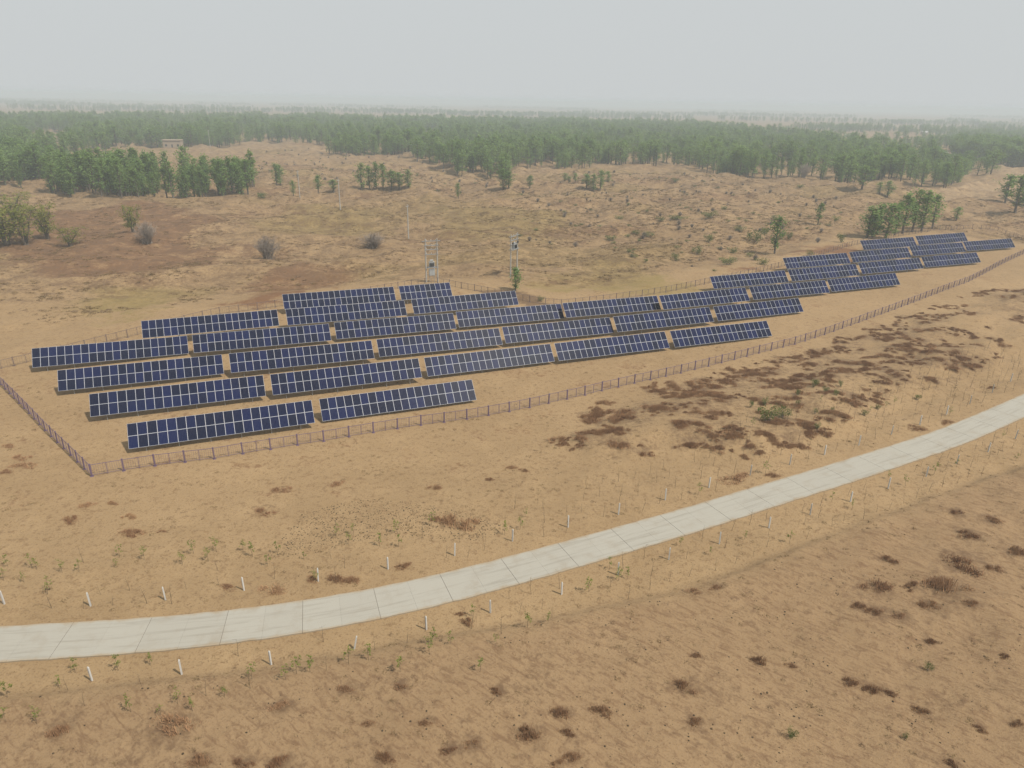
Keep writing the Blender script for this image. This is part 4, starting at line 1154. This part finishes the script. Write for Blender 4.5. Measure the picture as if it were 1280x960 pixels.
for i, (x, y, w, h) in enumerate(GREEN_BUSHES):
    lab = "low grey-green bush on the hummocky slope behind the solar rows" if i < 30 else ("small dark evergreen bush among the brown scrub right of the fence" if i < 46 else "small green bush on the bare near bank")
    put_plant(BUSH, "green_bush", x, y, w * 1.25, h * 1.2, 0.6, lab, "bush", lab.split(" bush")[0] + " bushes")
for i, (x, y, w, h) in enumerate(BARE_BUSHES):
    lab = ["leafless grey bush alone on the plain, left of centre", "low dense grey bush right of the leafless bush on the plain", "leafless grey bush beside the yellowish willow at left", "leafless grey bush at the foot of the wood at right"][i]
    o = put_plant(TWIG, "bare_bush", x, y, w * 1.35, h, 0.8, lab, "bush", "bare bushes")
def near_mark(x, y):
    best = min(((x - a) ** 2 + (y - c) ** 2, i, s) for s, L in (("far", POSTS_FAR), ("near", POSTS_NEAR)) for i, (a, c) in enumerate(L))
    return best[2], ORD[best[1]]


SHL = {0: "large dark brown tumbled shrub on the slope below the stony patch", 14: "long grey-brown shrub mat near the lower left corner", 7: "brown shrub mat below the fence corner at left"}
for i, (x, y, w, h) in enumerate(BROWN_SHRUBS):
    side = "on the slope between road and fence" if y > 52 - 0.1 * x else "on the sandy ground near the road"
    ms, mo = near_mark(x, y)
    mi_ = [ORD.index(mo)][0]; md = math.hypot(*(np.array((POSTS_FAR if ms == "far" else POSTS_NEAR)[mi_]) - (x, y)))
    szw = "small" if w < 1.0 else ("medium" if w < 1.8 else "wide")
    side = ("on the slope" if ms == "far" else "on the near bank") + (" beside" if md < 3 else (" some way from" if md < 9 else " far from")) + " the %s %s marker post" % (mo, ms)
    put_plant(BROWN, "brown_shrub", x, y, w * 1.05, max(0.22, h * 0.58), 0.33, SHL.get(i, szw + " dry brown shrub " + side), "shrub", "single brown shrubs on the sand")

# brown scrub covering the low dunes right of the fence: the larger clumps singly, the rest as cover
def scatter(name, pts, scl, idx, meshes, label, category=None, zoff=-0.02, flatten=None):
    """uncountable cover: one object whose points carry instances of a few small meshes"""
    if len(pts) == 0: return None
    z = height(pts[:, 0], pts[:, 1]) + zoff
    me = bpy.data.meshes.new(name)
    me.vertices.add(len(pts)); me.vertices.foreach_set("co", np.c_[pts, z].astype(np.float32).ravel())
    a = me.attributes.new("sc", 'FLOAT_VECTOR', 'POINT'); a.data.foreach_set("vector", np.asarray(scl, np.float32).ravel())
    a = me.attributes.new("ro", 'FLOAT_VECTOR', 'POINT'); a.data.foreach_set("vector", np.c_[np.zeros((len(pts), 2)), NR.uniform(0, 6.28, len(pts))].astype(np.float32).ravel())
    a = me.attributes.new("ix", 'INT', 'POINT'); a.data.foreach_set("value", np.asarray(idx, np.int32))
    o = link(name, me)
    tag(o, label, category, kind="stuff")
    coll = bpy.data.collections.new(name + "_kinds")
    for k, m in enumerate(meshes):
        if isinstance(m, tuple):
            bm = bmesh.new(); bm.from_mesh(m[0]); n0 = len(bm.faces); bm.from_mesh(m[1])
            bm.faces.ensure_lookup_table()
            for f in bm.faces[n0:]: f.material_index = 1
            mm = bpy.data.meshes.new(m[0].name + "_whole"); bm.to_mesh(mm); bm.free()
            mm.materials.append(m[0].materials[0]); mm.materials.append(m[1].materials[0])
            m = mm
        coll.objects.link(bpy.data.objects.new("%s_kind_%02d" % (name, k), m))
    ng = bpy.data.node_groups.new(name + "_spread", 'GeometryNodeTree')
    ng.interface.new_socket("Geometry", in_out='INPUT', socket_type='NodeSocketGeometry')
    ng.interface.new_socket("Geometry", in_out='OUTPUT', socket_type='NodeSocketGeometry')
    N = ng.nodes; gi = N.new("NodeGroupInput"); go = N.new("NodeGroupOutput")
    ci = N.new("GeometryNodeCollectionInfo"); ci.inputs[0].default_value = coll; ci.inputs[1].default_value = True; ci.inputs[2].default_value = True
    ip = N.new("GeometryNodeInstanceOnPoints"); ip.inputs["Pick Instance"].default_value = True

    def na(nm, t):
        n = N.new("GeometryNodeInputNamedAttribute"); n.data_type = t; n.inputs[0].default_value = nm; return n.outputs[0]
    er = N.new("FunctionNodeEulerToRotation")
    ng.links.new(na("ro", 'FLOAT_VECTOR'), er.inputs[0])
    ng.links.new(gi.outputs[0], ip.inputs["Points"]); ng.links.new(ci.outputs[0], ip.inputs["Instance"])
    ng.links.new(na("ix", 'INT'), ip.inputs["Instance Index"]); ng.links.new(er.outputs[0], ip.inputs["Rotation"]); ng.links.new(na("sc", 'FLOAT_VECTOR'), ip.inputs["Scale"])
    ng.links.new(ip.outputs[0], go.inputs[0])
    md = o.modifiers.new("spread", 'NODES'); md.node_group = ng
    return o


def uni(n, lo, hi):
    return NR.uniform(lo, hi, n)


def s3(w, h):
    return np.stack([w, w, h], -1)


for i in big:
    x, y = SCRUB[i]
    fd, _ = seg_dist(np.array([x]), np.array([y]), FENCE_FRONT)
    pos = "close to the front fence" if fd[0] < 9 else ("half way down from the fence" if fd[0] < 20 else "down near the sapling rows")
    lr = "left end" if x < 22 else ("left part" if x < 38 else ("middle" if x < 58 else ("right part" if x < 85 else "far right end")))
    szw = "small" if SCRUB_W[i] < 1.3 else ("medium" if SCRUB_W[i] < 1.9 else "wide")
    put_plant(BROWN, "brown_shrub", x, y, SCRUB_W[i] * 1.15, rng.uniform(.4, .75), 0.33, "%s brown scrub clump %s, %s of the low dunes" % (szw, pos, lr), "shrub", "brown scrub clumps on the low dunes")
rest = scrub_order[215:]
if len(rest):
    scatter("dune_scrub", SCRUB[rest], s3(SCRUB_W[rest], uni(len(rest), .7, 1.3)), NR.integers(0, 6, len(rest)), BROWN, "smaller brown scrub spread over the low dunes")

# saplings planted in rows on both verges
def verge(side, offs, step):
    out = []
    for off in offs:
        t = ROAD_S[0] + 12
        while t < ROAD_S[-1] - 12:
            x, y, dx, dy = road_at(t)
            o = off + rng.uniform(-.35, .35)
            out.append((x - dy * o * side, y + dx * o * side)); t += step * rng.uniform(.8, 1.25)
    return out


def in_view(x, y, m=46):
    return abs(math.degrees(math.atan2(x, y))) < m and math.hypot(x, y) > 24


sap = [(x, y, True) for x, y in LEAFY]
rows = [(x, y, side) for side, offs in ((1, (3.6, 5.4, 7.3, 9.2)), (-1, (3.3, 5.1, 6.9))) for (x, y) in verge(side, offs, 2.1)]
right_extra = [(x, y, 1) for (x, y) in verge(1, (11.0, 12.8), 2.1) if x > 25]
for x, y, side in rows + right_extra:
    if not in_view(x, y, 40) or math.hypot(x, y) > 135: continue
    if x < 0 and rng.random() < 0.55: continue
    if rng.random() < 0.12: continue
    if min((x - a) ** 2 + (y - b) ** 2 for a, b, _ in sap[:len(LEAFY)]) < 0.6: continue
    sap.append((x, y, rng.random() < 0.10))
sap = sorted(sap, key=lambda s: math.hypot(s[0], s[1]))
leafy_n = 0
for x, y, lf in sap[:295]:
    st, le = rng.choice(SAPL if lf else SAPB)
    h = rng.uniform(0.8, 1.5) if lf else rng.uniform(1.0, 1.8)
    r = empty("sapling", (x, y, hz(x, y)), (rng.uniform(-.08, .08), rng.uniform(-.08, .08), rng.uniform(0, 6.28)))
    r.scale = (h, h, h)
    rdv, sdv = seg_dist(np.array([x]), np.array([y]), ROAD)
    sd = "far" if sdv[0] > 0 else "near"
    mk = min(((x - a) ** 2 + (y - c) ** 2, i) for i, (a, c) in enumerate(POSTS_FAR if sd == "far" else POSTS_NEAR))[1]
    row = "nearest the road" if rdv[0] < 4.4 else ("in the middle rows" if rdv[0] < 6.4 else "in the outer rows")
    lab = ("leafy green sapling" if lf else "thin leafless sapling") + " on the %s verge %s, by the %s marker post" % (sd, row, ORD[mk])
    tag(r, lab, "sapling", ("leafy" if lf else "leafless") + " saplings on the %s verge" % sd)
    link("stem", st, r); link("leaves" if lf else "dry_leaves", le, r)
rest = sap[295:]
if rest:
    a = np.array([[s[0], s[1]] for s in rest]); h = uni(len(rest), 1.3, 2.2)
    scatter("far_saplings", a, s3(h, h), NR.integers(0, 5, len(rest)), SAPB, "farther leafless saplings standing in rows along the road")

# ground cover of dry grass
def cover():
    R = NR
    # near bank and verges
    n = 30000
    a = np.radians(R.uniform(-43, 43, n)); r = np.sqrt(R.uniform(24 ** 2, 120 ** 2, n))
    P = np.c_[r * np.sin(a), r * np.cos(a)]
    rd, _ = seg_dist(P[:, 0], P[:, 1], ROAD); W, _ = site_weight(P[:, 0], P[:, 1])
    g = fbm(P[:, 0] / 6, P[:, 1] / 6, 3)
    keep = (rd > 2.6) & (g + R.uniform(-.6, .6, n) - 0.35 * np.clip(W, 0, 1) > 0.15)
    P = P[keep]
    w = 0.12 + 0.34 * R.random(len(P)) ** 2
    scatter("dry_grass", P, s3(w, w * R.uniform(.5, .9, len(P))), R.integers(0, 8, len(P)), TUFT + BTUFT, "scattered small dry grass tufts on the sand near the road")
    # dark clods and droppings on the near bank
    n = 5200
    a = np.radians(R.uniform(-43, 43, n)); r = np.sqrt(R.uniform(24 ** 2, 62 ** 2, n))
    P = np.c_[r * np.sin(a), r * np.cos(a)]
    bd, bs = seg_dist(P[:, 0], P[:, 1], BERM); g = fbm(P[:, 0] / 5, P[:, 1] / 5, 3)
    keep = (bs < 0) & (g + R.uniform(-.5, .5, n) > 0.12)
    P = P[keep]; w = 0.05 + 0.13 * R.random(len(P)) ** 3
    scatter("dark_clods", P, s3(w, w), R.integers(0, 3, len(P)), CLOD, "small dark clods sprinkled over the near bank", zoff=0.0)
    P = poly_points(STONY[0], 1500, R); w = 0.06 + 0.1 * R.random(len(P)) ** 2
    scatter("stony_patch", P, s3(w, w), R.integers(0, 3, len(P)), CLOD, "stony patch of dark clods on the slope above the road", zoff=0.0)
    # plain behind the site
    n = 110000
    a = np.radians(R.uniform(-43, 43, n)); r = np.sqrt(R.uniform(100 ** 2, 430 ** 2, n))
    P = np.c_[r * np.sin(a), r * np.cos(a)]
    W, _ = site_weight(P[:, 0], P[:, 1]); g = fbm(P[:, 0] / 14, P[:, 1] / 9, 3)
    hum = zone(P[:, 0], P[:, 1], HUM, 10, 8)
    infield = in_poly(P[:, 0], P[:, 1], FIELD)
    clp = in_poly(P[:, 0], P[:, 1], CLUMPS)
    frontside = P[:, 1] < 100 + 0.42 * P[:, 0]
    keep = (W < 0.05) & ~infield & ~frontside & (g + R.uniform(-.5, .5, n) + 0.35 * hum > 0.22)
    P = P[keep]; w = R.uniform(.4, 1.4, len(P))
    scatter("steppe_scrub", P, s3(w, w * R.uniform(.35, .7, len(P))), np.where(R.random(len(P)) < .45, R.integers(0, 4, len(P)), R.integers(4, 8, len(P))), TUFT + BTUFT, "dry scrub and grass tufts covering the sandy plain behind the site")
    P = np.vstack([poly_points(z_, n_, R) for z_, n_ in zip(HUM, (330, 420))]); w = R.uniform(.8, 2.6, len(P))
    P = P[:]
    scatter("hummock_bushes", P, s3(w, w * .8), R.integers(0, 4, len(P)), BUSH[:2] + TWIG[:2], "low grey-green scrub dotted over the hummocky slope")


cover()

# ------------------------------------------------------------------ woods
def forest_points():
    R = NR
    allp = []
    for poly, dens, hlo, hhi in ((F_LEFT, 22.0, 9.5, 16.0), (F_MAIN, 42.0, 7.5, 15.5), (F_RIGHT, 26.0, 12.0, 16.0)):
        P = np.array(poly); nx = P[:, 0]; ny = P[:, 1]
        area = 0.5 * abs(np.dot(nx, np.roll(ny, 1)) - np.dot(ny, np.roll(nx, 1)))
        n = int(area / dens)
        q = poly_points(poly, n, R)
        g = fbm(q[:, 0] / 60, q[:, 1] / 45, 3)
        q = np.c_[q, R.uniform(hlo, hhi, n) * (1 + 0.12 * g)]
        keep = g + R.uniform(-.3, .3, n) > (-0.06 if poly is F_MAIN else -0.5)
        q = q[keep]
        q = q[~in_poly(q[:, 0], q[:, 1], F_CLEAR)]
        allp.append(q)
    q = np.vstack(allp)
    ang = np.abs(np.degrees(np.arctan2(q[:, 0], q[:, 1])))
    q = q[ang < 46]
    return q


fp = forest_points()
dist = np.hypot(fp[:, 0], fp[:, 1])
dl = in_poly(fp[:, 0], fp[:, 1], F_LEFT); dr_ = in_poly(fp[:, 0], fp[:, 1], F_RIGHT)
order = np.argsort(dist)
# keep the trees the eye can tell apart: the front of each wood
pick = []
cnt = {'l': 0, 'm': 0, 'r': 0}; lim = {'l': 110, 'm': 120, 'r': 15}
ang = np.degrees(np.arctan2(fp[:, 0], fp[:, 1]))
binned = {}
for i in order:
    k = 'l' if dl[i] else ('r' if dr_[i] else 'm')
    if abs(ang[i]) > 38: continue
    b = (k, int(ang[i] // 1.0))
    if binned.get(b, 0) >= (5 if k != 'l' else 9) or cnt[k] >= lim[k]: continue
    binned[b] = binned.get(b, 0) + 1; cnt[k] += 1; pick.append(i)
WL = {'l': ("poplar in the dense left wood", "poplars of the left wood"), 'm': ("tree at the front edge of the middle wood", "trees along the edge of the middle wood"), 'r': ("tree in the dark far belt at the right edge", "trees of the far right belt")}
for i in pick:
    k = 'l' if dl[i] else ('r' if dr_[i] else 'm')
    kind = 'p' if (k != 'm' or rng.random() < .5) else 'r'
    an = ang[i]
    if k == 'l': pos = "left part" if an < -31 else ("middle" if an < -25 else "right end")
    elif k == 'm': pos = "far left part" if an < -18 else ("part left of the tree row" if an < -6 else ("part above the trio of trees" if an < 8 else ("part above the hummocks" if an < 20 else "right end by the field")))
    else: pos = ""
    tall = "tall " if fp[i, 2] > 13 else ("low " if fp[i, 2] < 11 else "")
    put_tree(fp[i, 0], fp[i, 1], fp[i, 2], fp[i, 2] * CW[kind] * rng.uniform(0.95, 1.35), kind, tall + WL[k][0] + (", " + pos if pos else ""), WL[k][1], "poplar_tree" if kind == 'p' else "broadleaf_tree")
mask = np.ones(len(fp), bool); mask[pick] = False
q = fp[mask]
hh = q[:, 2]; ww = hh * NR.uniform(1.1, 1.6, len(hh))
scatter("distant_forest", q[:, :2], np.stack([ww, ww, hh], -1), np.where(NR.random(len(q)) < .55, NR.integers(0, 6, len(q)), NR.integers(6, 12, len(q))), TREE['p'] + TREE['r'], "dense green wood reaching back to the horizon", zoff=-0.1)

# loose far tree belts fading into the haze
def belts():
    R = NR; out = []
    for k in range(40):
        d = 1250 + 3200 * R.random() ** 1.3; a = R.uniform(-44, 44)
        if a < 12 and d < 1700: d += 500
        L = R.uniform(120, 700); th = R.uniform(-.35, .35) + math.pi / 2 - math.radians(a) * 0
        c = np.array([d * math.sin(math.radians(a)), d * math.cos(math.radians(a))])
        n = int(L / 3.2)
        t = R.uniform(-.5, .5, n) * L
        p = c + np.c_[np.cos(R.uniform(-.3, .3)) * t, np.sin(R.uniform(-.3, .3)) * t] + R.normal(0, 5, (n, 2))
        out.append(np.c_[p, R.uniform(9, 14, n)])
    for k in range(22):      # scattered copses at right, nearer
        d = R.uniform(700, 1400); a = R.uniform(20, 42)
        n = 60; c = np.array([d * math.sin(math.radians(a)), d * math.cos(math.radians(a))])
        out.append(np.c_[c + R.normal(0, 1, (n, 2)) * (45, 12), R.uniform(8, 13, n)])
    q = np.vstack(out)
    w = q[:, 2] * R.uniform(1, 1.5, len(q))
    scatter("far_tree_belts", q[:, :2], np.stack([w, w, q[:, 2]], -1), R.integers(0, 12, len(q)), TREE['p'] + TREE['r'], "pale tree belts lying far off in the haze", zoff=-0.1)


belts()

# ------------------------------------------------------------------ far houses
def house(x, y, w, h, label, roofmat, flat=False):
    z = hz(x, y)
    r = empty("house", (x, y, z), (0, 0, rng.uniform(-.25, .25))); tag(r, label, "house", "far houses")
    d = w * 0.5; eh = h * (0.9 if flat else 0.62)
    mb = MB(); mb.box(-w / 2, w / 2, -d / 2, d / 2, -0.5, eh)
    wl_ = link("wall", mb.mesh("wall", [M_WALL]), r)
    mb = MB()
    if flat:
        mb.box(-w / 2 - .4, w / 2 + .4, -d / 2 - .5, d / 2 + .4, eh, h)
    else:
        o = 0.35
        A = [(-w / 2 - o, -d / 2 - o, eh), (w / 2 + o, -d / 2 - o, eh), (w / 2 + o, d / 2 + o, eh), (-w / 2 - o, d / 2 + o, eh)]
        T = [(-w / 2 - o, 0, h), (w / 2 + o, 0, h)]
        mb.face([A[0], A[1], T[1], T[0]]); mb.face([A[2], A[3], T[0], T[1]]); mb.face([A[1], A[2], T[1]]); mb.face([A[3], A[0], T[0]]); mb.face(A[::-1])
    link("roof", mb.mesh("roof", [roofmat]), r)
    n = max(2, int(w / 3.2))
    for i in range(n):
        xx = -w / 2 + w * (i + .5) / n
        mb = MB()
        if i == n // 2:
            mb.box(xx - .5, xx + .5, -d / 2 - .04, -d / 2 - .003, 0, min(2.1, eh * .85)); link("door", mb.mesh("door", [M_DARK]), r)
        else:
            mb.box(xx - .7, xx + .7, -d / 2 - .04, -d / 2 - .003, 0.8, min(2.2, eh * .85)); link("window", mb.mesh("window", [M_GLASS]), r)


HL = ["pale flat-roofed building at the edge of the left wood", "pale-roofed house behind the right wood, nearest the far belt", "long low house with pale roof behind the right wood", "longest low house behind the right wood", "lowest small house behind the right wood", "red-roofed house far behind the right wood", "tall small white house far behind the right wood", "farthest small house in the haze at right", "small pale house half hidden left of the red roof", "tiny pale house beyond the wood right of centre", "tiny far house on the horizon right of the middle"]
for i, (x, y, w, h) in enumerate(HOUSES):
    house(x, y, w, h, HL[i], M_ROOF if i == 5 else (M_WALL if i == 0 else M_ROOFG), i == 0)

# ------------------------------------------------------------------ dusty air
def build_haze():
    mb = MB(); mb.box(-8300, 8300, -8300, 8300, -6.0, 41.0)
    m, nt, out = new_mat("dusty_air")
    v = nd(nt, "ShaderNodeVolumePrincipled")
    v.inputs["Color"].default_value = (0.655, 0.735, 0.80, 1)
    v.inputs["Density"].default_value = 0.00055
    v.inputs["Anisotropy"].default_value = 0.0
    nt.links.new(v.outputs[0], out.inputs["Volume"])
    o = link("haze", mb.mesh("haze", [m]))
    tag(o, kind="stuff")


build_haze()
